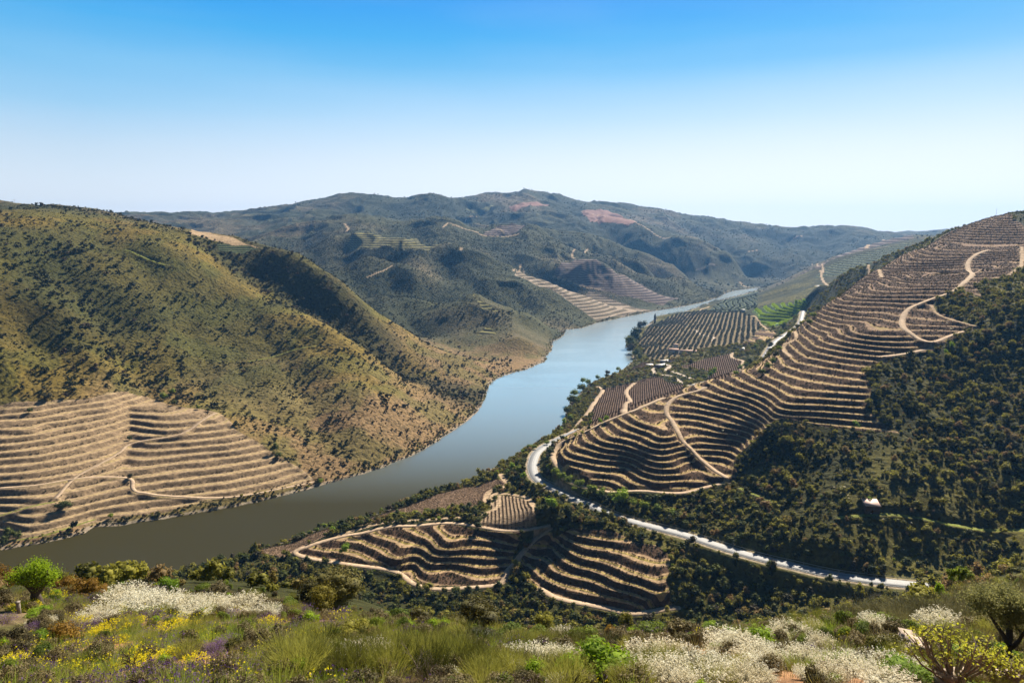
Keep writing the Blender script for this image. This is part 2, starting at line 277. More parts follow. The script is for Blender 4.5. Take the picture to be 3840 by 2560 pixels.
def base0(x, y):
    """natural ground without roads and terraces"""
    z = lattice(x, y); r = np.hypot(x, y)
    if CARVE: z = z - carve(x, y) * sstep(8, 45, z)
    lf = isleft(x, y) & (r > 400)
    z = z + lf * sstep(15, 60, z) * sstep(2400, 1200, r) * (ridged(x, y, 130, 3, 21) * 3.2 + ridged(x + fbm(x, y, 60, 2, 23) * 14, y, 55, 3, 22) * 2.3)
    land = sstep(0, 25, z)
    far = sstep(1000, 3000, r)
    z = z + land * ((fbm(x, y, 150, 2, 3) * (2.0 - 1.2 * sstep(950, 700, r) * (x > -150)) + fbm(x, y, 38, 2, 5) * (.25 + .45 * sstep(500, 900, r))) * sstep(150, 330, r))
    qx = x + fbm(x, y, 200, 2, 15) * 60; qy = y + fbm(x, y, 200, 2, 16) * 60
    z = z + sstep(5, 70, z) * isleft(x, y) * (ridged(qx, qy, 200, 4, 11) * (9 + 16 * far) * sstep(1050, 1500, r))
    d = shore_d(x, y)
    z = np.where(d < 0, np.minimum(z, -0.4 - 0.25 * np.minimum(-d, 30)), np.maximum(z, 0.25 + 0.10 * np.minimum(d, 30)))
    z = np.where((d > 0) & (d < 12), np.minimum(z, 0.3 + d * 1.2), z)
    z = z + fbm(x, y, 9, 3, 8) * 0.18 * (1 - sstep(60, 150, r))
    z = z + sstep(0.6, 2.2, z) * sstep(300, 400, r) * fbm(x, y, 14, 2, 9) * 0.35
    return z
# distance to the roads on a metre raster
RX0, RX1, RY0, RY1 = -420, 1100, 240, 2000
RD = np.full((RX1 - RX0, RY1 - RY0), 99.0, np.float32); RZ = np.zeros_like(RD)
gx, gy = np.meshgrid(np.arange(-16, 17), np.arange(-16, 17), indexing='ij')
for rd in roads:
    for p in rd[::2]:
        ix = int(round(p[0])) - RX0; iy = int(round(p[1])) - RY0
        if not (17 < ix < RD.shape[0] - 18 and 17 < iy < RD.shape[1] - 18): continue
        d = np.hypot(gx + ix + RX0 - p[0], gy + iy + RY0 - p[1]).astype(np.float32)
        s = (slice(ix - 16, ix + 17), slice(iy - 16, iy + 17)); m = d < RD[s]
        RD[s] = np.where(m, d, RD[s]); RZ[s] = np.where(m, p[2], RZ[s])
def rsample(R, x, y, fill):
    a = x - RX0; b = y - RY0; ok = (a > 1) & (b > 1) & (a < R.shape[0] - 2) & (b < R.shape[1] - 2)
    a = np.where(ok, a, 2); b = np.where(ok, b, 2); i = a.astype(int); j = b.astype(int); fa = a - i; fb = b - j
    v = (R[i, j] * (1 - fa) + R[i + 1, j] * fa) * (1 - fb) + (R[i, j + 1] * (1 - fa) + R[i + 1, j + 1] * fa) * fb
    return np.where(ok, v, fill)
def base(x, y):
    z = base0(x, y)
    d = rsample(RD, x, y, 99.0); rz = rsample(RZ, x, y, 0.0)
    w = 1 - sstep(5.4, 12.5, d)
    return np.where(d < 13, z * (1 - w) + (rz - 0.12) * w, z)
def castpx(pts, fn=None, smax=9000.0):
    """first hit of the line of sight with the land; pts in picture pixels"""
    fn = fn or base
    P = np.array(pts, float); a = (P[:, 0] - CX) / F_PX; b = (CY - P[:, 1]) / F_PX
    dy = CP_ + b * SP; dz = -SP + b * CP_; dx = a
    ks = np.exp(np.arange(math.log(5), math.log(smax), 0.004))
    X = dx[:, None] * ks; Y = dy[:, None] * ks; ZZ = CAM_Z + dz[:, None] * ks
    under = fn(X, Y) > ZZ
    under = under | (ZZ < 0)
    hit = under.any(1); k = np.argmax(under, 1)
    lo = ks[np.maximum(k - 1, 0)]; hi = ks[k]
    for _ in range(12):
        mid = (lo + hi) / 2; x = dx * mid; y = dy * mid; z = CAM_Z + dz * mid
        u = (fn(x, y) > z) | (z < 0); hi = np.where(u, mid, hi); lo = np.where(u, lo, mid)
    return np.c_[dx * hi, dy * hi, np.maximum(fn(dx * hi, dy * hi), 0)], hit

# gullies cut into the hills across the river
_cv = [([(120,590),(230,730),(290,820),(345,895)], 9, 34), ([(500,572),(600,622),(700,682),(780,742),(860,792),(940,850),(1060,905)], 8, 30),
       ([(330,600),(420,700),(500,830)], 6, 26), ([(560,700),(640,800),(700,900),(740,1000)], 6, 24), ([(820,830),(880,930),(900,1020)], 5, 20), ([(40,620),(110,720),(150,820)], 5, 24),
       ([(905,556),(890,600),(905,650),(930,700),(985,745)], 24, 60), ([(790,560),(800,600),(830,650),(870,700),(930,742)], 22, 60), ([(1020,580),(1060,630),(1110,668),(1180,703)], 15, 42),
       ([(1090,600),(1150,650),(1220,700),(1290,745)], 13, 40), ([(1130,560),(1200,600),(1262,636)], 22, 65), ([(1290,550),(1400,600),(1500,650),(1570,688)], 24, 60), ([(1440,550),(1540,600),(1620,650),(1655,670)], 28, 75),
       ([(1100,470),(1140,505),(1250,528)], 38, 110), ([(1300,460),(1380,520),(1460,556)], 38, 110), ([(905,466),(930,498)], 30, 90), ([(1040,470),(1062,500)], 42, 110), ([(800,470),(820,498)], 30, 90), ([(1600,520),(1680,570),(1740,630)], 42, 100),
       ([(1800,540),(1780,600),(1790,640)], 40, 100), ([(1900,540),(1880,590)], 40, 100), ([(700,540),(720,580),(760,610)], 18, 60), ([(960,515),(985,560)], 16, 60), ([(1195,575),(1290,640)], 0.1, 30), ([(1110,735),(1070,790)], 9, 30), ([(1150,690),(1200,740),(1240,775)], 6, 26)]
_cv += [([(292,900),(296,960),(290,1030),(262,1100)], 7, 15), ([(330,1120),(300,1180)], 4, 10), ([(590,650),(640,720),(720,800)], 5, 20), ([(520,760),(560,860),(620,960)], 6, 24), ([(900,800),(950,880),(1000,950)], 5, 18), ([(420,740),(470,850),(500,920)], 5, 22), ([(60,740),(60,840),(40,900)], 5, 24), ([(720,730),(800,800),(860,880)], -5, 20), ([(0,560),(60,640),(110,760)], -6, 30)]
_cv = [(castpx(p, lattice)[0][:, :2], d, w) for p, d, w in _cv]; CARVE.extend(_cv)
# ------------------------------------------------------------------ plots of land and tracks (picture outlines cast onto the land)
def outline(pts):
    """(x, y) is cast onto the land; (x, y, d) stands at distance d"""
    q = [p for p in pts if len(p) == 2]
    w, _ = castpx(q) if q else (None, None)
    out = []; k = 0
    for p in pts:
        if len(p) == 2: out.append(w[k][:2]); k += 1
        else: out.append(np.array(PD(*p))[:2])
    return np.array(out)
# name: outline, kind, terrace step, bench share
PLOTS = {
 'left_terraces': ([(-160,960),(0,935),(100,920),(200,912),(290,900),(340,912),(400,932),(480,942),(512,952),(540,985),(590,1010),(650,1050),(700,1085),(722,1104),(640,1122),(520,1143),(420,1163),(330,1178),(240,1196),(170,1205),(80,1232),(0,1250),(-200,1290)], 'tan', 3.3, 0.5),
 'lower_left': ([(686,1265),(726,1243),(800,1231),(901,1210),(990,1203),(1020,1201),(1074,1209),(1164,1228),(1195,1235),(1180,1270),(1160,1305),(1160,1338),(1080,1346),(986,1345),(944,1334),(885,1302),(758,1286),(691,1273)], 'vine', 2.62, 0.5),
 'lower_right': ([(1254,1219),(1355,1217),(1430,1228),(1506,1247),(1533,1274),(1526,1328),(1540,1370),(1554,1397),(1467,1408),(1417,1400),(1320,1385),(1251,1358),(1180,1316),(1175,1304),(1207,1267),(1235,1240)], 'vine', 3.0, 0.5),
 'nose': ([(1268,1045),(1285,1085),(1340,1112),(1440,1129),(1540,1136),(1620,1123),(1685,1108),(1686,1062),(1706,1035),(1736,1009),(1766,978),(1803,962),(1870,978),(1971,988),(2072,996),(2030,970),(1991,938),(2001,905),(2001,877),(1995,855),(2048,822),(2139,806),(2183,778),(2243,749),(2200,735),(2146,714),(2150,690),(2206,662),(2267,685),(2240,653),(2307,640),(2350,605),(2420,590),(2420,530),(2352,527),(2310,508,930),(2291,490,1000),(2180,530,960),(2080,574,900),(2000,620,840),(1955,655,800),(1900,685,730),(1860,712,690),(1830,750,650),(1790,790,620),(1750,832,590),(1690,846,580),(1625,864,585),(1515,902,585),(1395,956,590),(1335,984,580),(1285,1008,560)], 'vine', 2.7, 0.41),
 'green_rows': ([(1726,714),(1783,697),(1853,697),(1890,700),(1857,714),(1830,721),(1803,744),(1770,751),(1743,734)], 'green', 4.5, 0.5),
 'teal_low': ([(1618,714),(1669,687),(1743,666),(1739,707),(1669,719)], 'teal', 4.0, 0.5),
 'teal_high': ([(1870,640),(1890,617),(1930,598),(2005,577),(2092,556),(2020,598),(1985,614),(1931,632)], 'teal', 5.0, 0.5),
 'curls': ([(1716,770),(1745,757),(1780,760),(1790,775),(1750,785),(1700,792),(1690,782)], 'vine', 2.6, 0.5),
 'yellow_a': ([(1046,682),(1086,680),(1123,699),(1153,719),(1106,712)], 'olive', 5.0, 0.5),
 'yellow_b': ([(1083,766),(1120,747),(1150,769)], 'olive', 4.0, 0.5),
 'pale_shore': ([(1200,615),(1254,645),(1355,665),(1422,692),(1496,713),(1372,737),(1335,712),(1288,678),(1180,631)], 'pale', 6.0, 0.5),
 'purple_face': ([(1288,604),(1321,594),(1389,615),(1473,652),(1563,685),(1523,702),(1439,682),(1355,662),(1271,635)], 'purple', 6.0, 0.45),
 'purple_top': ([(1106,542),(1140,521),(1207,517),(1187,534)], 'purple', 7.0, 0.45),
 'crest_rows': ([(790,560),(960,548),(1010,562),(960,575),(900,572)], 'olive', 6.0, 0.5),
 'ridge_tan': ([(400,520),(480,534),(560,558),(600,570),(520,560),(440,538)], 'tan', 0, 0),
 'ridge_green': ([(500,562),(570,563),(600,572),(560,580),(500,577)], 'teal', 3.0, 0.5),
 'pink_a': ([(1335,485),(1389,482),(1422,492),(1463,510),(1442,519),(1375,514)], 'pink', 0, 0),
 'pink_b': ([(1167,475),(1261,467),(1256,474),(1184,487)], 'pink', 0, 0),
 'pink_c': ([(1069,479),(1133,472),(1123,485)], 'palegreen', 0, 0),
 'far_purple': ([(1840,628),(1920,590),(2040,548),(2100,547),(1990,572),(1880,620)], 'purple', 9.0, 0.5),
 'flat_rows': ([(1102,1201),(1146,1140),(1176,1140),(1210,1149),(1233,1168),(1239,1199),(1189,1214),(1146,1212),(1104,1208)], 'rows_tan', 0, 0),
 'river_strip': ([(809,1203),(901,1172),(990,1140),(1074,1119),(1138,1101),(1161,1111),(1115,1136),(1115,1159),(1053,1168),(969,1180),(906,1187),(853,1201),(809,1212)], 'rows_brown', 0, 0),
 'river_tip': ([(545,1278),(674,1246),(754,1214),(764,1224),(690,1258),(640,1280)], 'rows_brown', 0, 0),
 'field_a': ([(1384,894),(1458,877),(1505,864),(1568,883),(1564,899),(1522,912),(1476,932),(1430,949),(1375,971),(1347,980),(1357,956),(1371,916)], 'rows_dark', 0, 0),
 'field_b': ([(1559,842),(1623,824),(1678,811),(1702,833),(1696,851),(1678,864),(1641,875),(1619,870),(1649,851),(1623,851),(1586,846)], 'rows_dark', 0, 0),
 'field_c': ([(1430,856),(1476,831),(1509,833),(1500,840),(1467,849)], 'rows_dark', 0, 0),
 'grove': ([(1480,760),(1465,790),(1500,832),(1560,820),(1600,802),(1700,790),(1735,770),(1745,745),(1700,718),(1620,714),(1530,732)], 'grove', 0, 0),
}
PN = list(PLOTS)
POLY = {k: outline(PLOTS[k][0]) for k in PN}
# tracks: points, half width, tone, own strip of mesh?
TR = [
 ([(1672,1106),(1620,1120),(1540,1134),(1440,1127),(1340,1110),(1288,1085),(1270,1048),(1290,1017),(1340,992),(1400,964),(1460,940),(1527,911)], 2.0, 'dirt', 1),
 ([(1620,886),(1607,895),(1559,910),(1535,927),(1531,948),(1544,969),(1565,1003),(1588,1032),(1618,1066),(1669,1099)], 1.9, 'dirt', 1),
 ([(1826,761),(1828,775),(1805,792),(1799,804),(1816,819)], 1.6, 'dirt', 0),
 ([(2273,573),(2240,586),(2223,607),(2233,630),(2206,657),(2180,672),(2132,690),(2092,707),(2075,727),(2075,751),(2105,774),(2139,790),(2183,771),(2244,750)], 2.3, 'dirt', 1),
 ([(2025,820),(2092,810),(2137,798)], 2.6, 'dirt', 1),
 ([(2137,696),(2152,721),(2189,734),(2244,750)], 1.2, 'dirt', 0),
 ([(2347,566),(2347,607),(2314,633),(2280,640)], 2.0, 'dirt', 0),
 ([(1995,607),(2025,637)], 1.8, 'dirt', 0),
 ([(497,948),(437,985),(396,1002),(302,1019),(275,1039),(235,1062),(168,1099),(128,1146)], 1.5, 'dirt', 1),
 ([(0,1121),(84,1114),(168,1099),(235,1094),(299,1098),(306,1123),(336,1133),(470,1143),(571,1136),(720,1106)], 1.5, 'dirt', 1),
 ([(0,1187),(124,1153)], 1.3, 'grass', 0), ([(215,1193),(101,1230),(0,1246)], 1.2, 'grass', 0),
 ([(1150,1091),(1160,1103),(1170,1109),(1123,1133),(1120,1153),(1137,1137),(1187,1136),(1217,1150),(1234,1167)], 2.0, 'dirt', 0),
 ([(1261,1203),(1221,1214),(1170,1220),(1120,1213),(1069,1203),(1019,1201),(952,1207),(895,1208),(834,1224),(784,1232),(710,1253),(678,1268),(700,1280),(758,1290),(850,1302),(910,1312),(950,1340),(1000,1352),(1080,1348),(1150,1341),(1166,1312),(1180,1300),(1210,1255),(1263,1205)], 2.0, 'dirt', 1),
 ([(1148,1140),(1140,1166),(1086,1183),(1019,1190),(885,1200),(784,1228)], 1.6, 'dirt', 0),
 ([(1240,1352),(1290,1377),(1400,1401),(1470,1411),(1555,1399)], 2.2, 'dirt', 1),
 ([(1931,1190),(1988,1180),(2055,1180),(2139,1193),(2206,1207),(2350,1213)], 1.7, 'grass', 1), ([(1702,1123),(1783,1156)], 1.3, 'grass', 0),
 ([(1458,879),(1439,899),(1448,921),(1436,936),(1434,946)], 2.4, 'dirt', 1),
 ([(1373,888),(1384,897),(1371,916),(1358,936),(1345,955),(1325,980),(1300,995)], 2.6, 'dirt', 1),
 ([(1504,844),(1500,851),(1509,860),(1538,862),(1568,879)], 2.6, 'pale', 0), ([(1538,851),(1577,864),(1599,871)], 2.6, 'pale', 0), ([(1504,844),(1538,838),(1530,850)], 3.5, 'pale', 0),
 ([(1706,805),(1682,813),(1682,822),(1706,829),(1704,846),(1689,855)], 2.6, 'dirt', 1),
 ([(1597,758),(1610,767),(1638,774),(1638,783)], 2.2, 'pale', 0), ([(1729,725),(1744,739),(1762,756)], 2.4, 'dirt', 0),
 ([(1628,704),(1610,714),(1665,720)], 3.0, 'dirt', 0), ([(1865,605),(1890,617),(1885,625),(1935,632)], 3.0, 'dirt', 0),
 ([(1321,594),(1315,583),(1350,571)], 3.2, 'dirt', 0), ([(1271,634),(1320,650),(1380,665)], 2.5, 'dirt', 0), ([(1060,569),(1058,577)], 4, 'dirt', 0),
 ([(1180,624),(1194,617),(1196,608)], 3, 'dirt', 0), ([(1017,523),(1030,512),(1044,516),(1110,540),(1190,537)], 4.0, 'dirt', 0), ([(1140,524),(1156,535)], 3.5, 'dirt', 0),
 ([(790,514),(800,525),(796,532)], 4.0, 'dirt', 0), ([(1069,507),(1096,497)], 4.0, 'dirt', 0), ([(1335,485),(1390,497),(1463,512),(1540,545)], 4, 'dirt', 0),
 ([(290,572),(330,592),(380,610)], 1.3, 'grass', 0), ([(570,830),(650,812),(730,793)], 1.2, 'grass', 0), ([(845,636),(870,625),(900,610)], 2.5, 'dirt', 0),
 ([(1700,648),(1720,660)], 4.0, 'dirt', 0), ([(1820,550),(1840,543)], 5, 'dirt', 0), ([(1990,570),(2030,550)], 7.0, 'dirt', 0), ([(1720,578),(1740,574)], 4, 'dirt', 0),([(1600,620),(1640,608)], 4, 'dirt', 0),
]
TRACKS = []
for pts, hw, tone, own in TR:
    w, _ = castpx(pts); w = catmull(w, 3.0)
    # smooth the heights along the line
    z = base(w[:, 0], w[:, 1])
    k = np.ones(9) / 9; zz = np.convolve(np.pad(z, 4, mode='edge'), k, 'valid')
    w[:, 2] = zz
    TRACKS.append((w, hw, tone, own))
def inpoly(x, y, P):
    c = np.zeros(x.shape, bool); j = len(P) - 1
    for i in range(len(P)):
        a, b = P[i], P[j]
        m = (a[1] > y) != (b[1] > y)
        with np.errstate(divide='ignore', invalid='ignore'):
            c ^= m & (x < (b[0] - a[0]) * (y - a[1]) / (b[1] - a[1]) + a[0])
        j = i
    return c
def segdist(x, y, L, closed=False):
    """distance to polyline, and height of the nearest point"""
    d = np.full(x.shape, 1e9); h = np.zeros(x.shape)
    n = len(L)
    for i in range(n if closed else n - 1):
        a = L[i]; b = L[(i + 1) % n]; ex, ey = b[0] - a[0], b[1] - a[1]; ll = ex * ex + ey * ey + 1e-9
        t = np.clip(((x - a[0]) * ex + (y - a[1]) * ey) / ll, 0, 1)
        q = np.hypot(x - a[0] - t * ex, y - a[1] - t * ey); m = q < d
        d = np.where(m, q, d)
        if len(a) > 2: h = np.where(m, a[2] + (b[2] - a[2]) * t, h)
    return d, h
def terr(f, wb):
    """terrace profile over one step: bench then bank"""
    b = f / wb * 0.10
    r = 0.10 + 0.90 * sstep(0, 1, np.clip((f - wb) / (1 - wb), 0, 1)) ** 0.9
    return np.where(f < wb, b, r)
def surface(x, y, full=False):
    """height of the finished ground; with full also plot index, terrace coordinate, track tone and distance"""
    x = np.asarray(x, float); y = np.asarray(y, float); sh = x.shape; x = x.ravel(); y = y.ravel()
    z = base(x, y)
    zb = z.copy(); n = len(x)
    plot = np.full(n, -1, np.int16); zq = np.zeros(n); tw = np.zeros(n); ttone = np.zeros(n, np.int8); td = np.full(n, 99.0)
    wx = x + fbm(x, y, 25, 2, 31) * 2.0; wy = y + fbm(x, y, 25, 2, 37) * 2.0
    for k, nm in enumerate(PN):
        P = POLY[nm]; _, kind, step, wb = PLOTS[nm]
        lo = P.min(0) - 4; hi = P.max(0) + 4
        idx = np.nonzero((x > lo[0]) & (x < hi[0]) & (y > lo[1]) & (y < hi[1]))[0]
        if not len(idx): continue
        ins = inpoly(wx[idx], wy[idx], P); idx = idx[ins]
        if not len(idx): continue
        plot[idx] = k
        if step > 0:
            big = np.hypot(P[:, 0].mean(), P[:, 1].mean()) > 1200
            st = step
            if nm == 'nose':   # the steps get taller up the hill
                q = z[idx] / 2.75 - 0.008 * np.maximum(z[idx] - 40, 0) ** 1.35 / 2.2
                q = q + (0.10 + 1.1 * sstep(88, 125, z[idx])) * fbm(x[idx], y[idx], 85, 2, 77)
                dq = 1e-3
            else:
                q = z[idx] / st + 0.06 * fbm(x[idx], y[idx], 60, 2, 77)
            zq[idx] = q; f = q - np.floor(q)
            # step height in metres for a unit of q
            hstep = st if nm != 'nose' else 1.0 / (1 / 2.75 - 0.008 * 1.35 * np.maximum(z[idx] - 40, 0) ** 0.35 / 2.2)
            dz = (terr(f, wb) - f) * hstep
            d, _ = segdist(x[idx], y[idx], P, True)
            w = sstep(0.5, 4.5, d); tw[idx] = 1.0
            z[idx] = z[idx] + dz * w
    for (L, hw, tone, own) in TRACKS:
        lo = L[:, :2].min(0) - hw - 5; hi = L[:, :2].max(0) + hw + 5
        idx = np.nonzero((x > lo[0]) & (x < hi[0]) & (y > lo[1]) & (y < hi[1]))[0]
        if not len(idx): continue
        for s in range(0, len(L) - 1, 12):      # short runs keep the boxes small
            Ls = L[s:s + 13]; l2 = Ls[:, :2].min(0) - hw - 4; h2 = Ls[:, :2].max(0) + hw + 4
            id2 = idx[(x[idx] > l2[0]) & (x[idx] < h2[0]) & (y[idx] > l2[1]) & (y[idx] < h2[1])]
            if not len(id2): continue
            d, h = segdist(x[id2], y[id2], Ls)
            m = d < td[id2]
            w = (1 - sstep(hw + 0.5, hw + 3.0, d)) * m
            z[id2] = z[id2] * (1 - w) + (h - 0.10 * own) * w
            e = m & (d < 12); td[id2] = np.where(e, d, td[id2])
            ttone[id2] = np.where(e & (d < hw), {'dirt': 1, 'grass': 2, 'pale': 3}[tone], ttone[id2])
    if not full: return z.reshape(sh)
    rdist = rsample(RD, x, y, 99.0)
    return z, plot, zq, tw, ttone, td, rdist

# ------------------------------------------------------------------ materials
def new_mat(name):
    m = bpy.data.materials.new(name); m.use_nodes = True; nt = m.node_tree; nt.nodes.clear()
    out = nt.nodes.new("ShaderNodeOutputMaterial"); b = nt.nodes.new("ShaderNodeBsdfPrincipled")
    nt.links.new(b.outputs[0], out.inputs[0]); b.inputs['Specular IOR Level'].default_value = 0.25
    return m, nt, b
def N(nt, t, **kw):
    n = nt.nodes.new(t)
    for k, v in kw.items():
        if k in n.inputs: n.inputs[k].default_value = v
        else: setattr(n, k, v)
    return n
def simple(name, col, rough=0.8, var=0.15, scale=3.0, bump=0.0, spec=0.25):
    m, nt, b = new_mat(name); b.inputs['Roughness'].default_value = rough; b.inputs['Specular IOR Level'].default_value = spec
    tc = N(nt, "ShaderNodeTexCoord"); no = N(nt, "ShaderNodeTexNoise", Scale=scale, Detail=4.0)
    nt.links.new(tc.outputs['Object'], no.inputs['Vector'])
    mp = N(nt, "ShaderNodeMapRange"); mp.inputs['From Min'].default_value = 0.3; mp.inputs['From Max'].default_value = 0.7
    mp.inputs['To Min'].default_value = 1 - var; mp.inputs['To Max'].default_value = 1 + var
    nt.links.new(no.outputs[0], mp.inputs['Value'])
    mx = N(nt, "ShaderNodeVectorMath", operation='SCALE'); mx.inputs[0].default_value = col[:3]
    nt.links.new(mp.outputs[0], mx.inputs['Scale']); nt.links.new(mx.outputs[0], b.inputs['Base Color'])
    if bump:
        bp = N(nt, "ShaderNodeBump", Strength=bump, Distance=0.1); nt.links.new(no.outputs[0], bp.inputs['Height']); nt.links.new(bp.outputs[0], b.inputs['Normal'])
    return m

def land_material():
    m, nt, b = new_mat("land"); L = nt.links.new
    b.inputs['Roughness'].default_value = 0.95; b.inputs['Specular IOR Level'].default_value = 0.1
    geo = N(nt, "ShaderNodeNewGeometry")
    col = N(nt, "ShaderNodeAttribute", attribute_name="col"); ter = N(nt, "ShaderNodeAttribute", attribute_name="ter")
    bench = N(nt, "ShaderNodeAttribute", attribute_name="bench"); bank = N(nt, "ShaderNodeAttribute", attribute_name="bank")
    prm = N(nt, "ShaderNodeAttribute", attribute_name="prm")   # x share of bench, y terraced, z scrub
    sp = N(nt, "ShaderNodeSeparateXYZ"); L(prm.outputs['Vector'], sp.inputs[0])
    fr = N(nt, "ShaderNodeMath", operation='FRACT'); 
    wob = N(nt, "ShaderNodeTexNoise", Scale=0.5, Detail=2.0); L(geo.outputs['Position'], wob.inputs['Vector'])
    ws = N(nt, "ShaderNodeMath", operation='MULTIPLY_ADD'); L(wob.outputs[0], ws.inputs[0]); ws.inputs[1].default_value = 0.10; L(ter.outputs['Fac'], ws.inputs[2])
    L(ws.outputs[0], fr.inputs[0])
    # bank where the fraction is beyond the bench
    mb = N(nt, "ShaderNodeMath", operation='SUBTRACT'); L(fr.outputs[0], mb.inputs[0]); L(sp.outputs[0], mb.inputs[1])
    mr = N(nt, "ShaderNodeMapRange"); mr.inputs['From Min'].default_value = 0.02; mr.inputs['From Max'].default_value = 0.10; L(mb.outputs[0], mr.inputs['Value'])
    # grass line along the middle of the bench
    gl = N(nt, "ShaderNodeMath", operation='DIVIDE'); L(fr.outputs[0], gl.inputs[0]); L(sp.outputs[0], gl.inputs[1])
    gr = N(nt, "ShaderNodeMapRange"); gr.inputs['From Min'].default_value = 0.22; gr.inputs['From Max'].default_value = 0.0; 
    ga = N(nt, "ShaderNodeMath", operation='SUBTRACT'); L(gl.outputs[0], ga.inputs[0]); ga.inputs[1].default_value = 0.62
    gb = N(nt, "ShaderNodeMath", operation='ABSOLUTE'); L(ga.outputs[0], gb.inputs[0]); L(gb.outputs[0], gr.inputs['Value'])
    gc = N(nt, "ShaderNodeMath", operation='MULTIPLY'); L(gr.outputs[0], gc.inputs[0]); L(bench.outputs['Alpha'], gc.inputs[1])
    mixg = N(nt, "ShaderNodeMix", data_type='RGBA'); L(gc.outputs[0], mixg.inputs['Factor']); L(bench.outputs['Color'], mixg.inputs['A'])
    mixg.inputs['B'].default_value = (0.42, 0.34, 0.075, 1)
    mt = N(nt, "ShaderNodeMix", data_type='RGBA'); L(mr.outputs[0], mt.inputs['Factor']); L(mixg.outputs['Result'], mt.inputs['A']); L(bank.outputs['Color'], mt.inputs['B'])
    mc = N(nt, "ShaderNodeMix", data_type='RGBA'); L(sp.outputs[1], mc.inputs['Factor']); L(col.outputs['Color'], mc.inputs['A']); L(mt.outputs['Result'], mc.inputs['B'])
    # natural mottling: two scales of patches, plus low plants where the ground is wild
    n1 = N(nt, "ShaderNodeTexNoise", Scale=0.35, Detail=8.0, Roughness=0.7); L(geo.outputs['Position'], n1.inputs['Vector'])
    m1 = N(nt, "ShaderNodeMapRange"); m1.inputs['From Min'].default_value = 0.32; m1.inputs['From Max'].default_value = 0.68; m1.inputs['To Min'].default_value = 0.45; m1.inputs['To Max'].default_value = 1.5
    L(n1.outputs[0], m1.inputs['Value'])
    sc = N(nt, "ShaderNodeVectorMath", operation='SCALE'); L(mc.outputs['Result'], sc.inputs[0]); L(m1.outputs[0], sc.inputs['Scale'])
    v = N(nt, "ShaderNodeTexVoronoi", Scale=0.22); L(geo.outputs['Position'], v.inputs['Vector'])
    n2 = N(nt, "ShaderNodeTexNoise", Scale=0.12, Detail=5.0, Roughness=0.65); L(geo.outputs['Position'], n2.inputs['Vector'])
    va = N(nt, "ShaderNodeMath", operation='MULTIPLY_ADD'); L(n2.outputs[0], va.inputs[0]); va.inputs[1].default_value = -1.6; va.inputs[2].default_value = 0.8
    vb = N(nt, "ShaderNodeMath", operation='ADD'); L(v.outputs['Distance'], vb.inputs[0]); L(va.outputs[0], vb.inputs[1])
    vr = N(nt, "ShaderNodeMapRange"); vr.inputs['From Min'].default_value = 0.55; vr.inputs['From Max'].default_value = 0.25; L(vb.outputs[0], vr.inputs['Value'])
    vm = N(nt, "ShaderNodeMath", operation='MULTIPLY'); L(vr.outputs[0], vm.inputs[0]); L(sp.outputs[2], vm.inputs[1])
    mv = N(nt, "ShaderNodeMix", data_type='RGBA'); L(vm.outputs[0], mv.inputs['Factor']); L(sc.outputs[0], mv.inputs['A']); mv.inputs['B'].default_value = (0.030, 0.036, 0.014, 1)
    L(mv.outputs['Result'], b.inputs['Base Color'])
    # relief of clods and low plants
    ha = N(nt, "ShaderNodeMath", operation='MULTIPLY_ADD'); L(vm.outputs[0], ha.inputs[0]); ha.inputs[1].default_value = 2.2; L(n1.outputs[0], ha.inputs[2])
    bp = N(nt, "ShaderNodeBump", Strength=0.9, Distance=0.9); L(ha.outputs[0], bp.inputs['Height']); L(bp.outputs[0], b.inputs['Normal'])
    return m
LAND = land_material()

# ------------------------------------------------------------------ the land mesh
def mesh_obj(name, verts, faces, mat=None, parent=None, smooth=False, link=True):
    me = bpy.data.meshes.new(name)
    verts = np.asarray(verts, np.float32); faces = np.asarray(faces, np.int32)
    me.vertices.add(len(verts)); me.vertices.foreach_set('co', verts.ravel())
    k = faces.shape[1]; me.loops.add(faces.size); me.loops.foreach_set('vertex_index', faces.ravel())
    me.polygons.add(len(faces)); me.polygons.foreach_set('loop_start', np.arange(0, faces.size, k, dtype=np.int32))
    try: me.polygons.foreach_set('loop_total', np.full(len(faces), k, np.int32))
    except Exception: pass
    me.update(calc_edges=True)
    if smooth: me.shade_smooth()
    if mat: me.materials.append(mat)
    o = bpy.data.objects.new(name, me)
    if link: COL.objects.link(o)
    if parent: o.parent = parent
    return o
def tag(o, label=None, cat=None, group=None, kind=None):
    if label: o['label'] = label
    if cat: o['category'] = cat
    if group: o['group'] = group
    if kind: o['kind'] = kind
    return o
def pick(cond, a, b): return np.where(cond[:, None], a, b)
def lerp(a, b, t): return a + (b - a) * t[:, None]
c3 = lambda *c: np.array(c, float)
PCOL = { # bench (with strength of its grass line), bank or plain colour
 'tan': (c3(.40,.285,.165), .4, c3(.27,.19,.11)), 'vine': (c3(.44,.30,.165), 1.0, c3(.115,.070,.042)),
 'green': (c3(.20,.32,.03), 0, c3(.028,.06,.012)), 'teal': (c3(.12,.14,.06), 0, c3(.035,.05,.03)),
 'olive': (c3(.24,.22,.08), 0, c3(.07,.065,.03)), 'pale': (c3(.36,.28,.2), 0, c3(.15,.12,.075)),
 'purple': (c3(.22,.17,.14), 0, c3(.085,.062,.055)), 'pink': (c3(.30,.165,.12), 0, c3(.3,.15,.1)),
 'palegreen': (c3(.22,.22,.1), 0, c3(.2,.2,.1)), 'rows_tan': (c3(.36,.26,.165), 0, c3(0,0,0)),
 'rows_brown': (c3(.30,.20,.125), 0, c3(0,0,0)), 'rows_dark': (c3(.17,.11,.072), 0, c3(0,0,0)), 'grove': (c3(.21,.16,.085), 0, c3(0,0,0))}
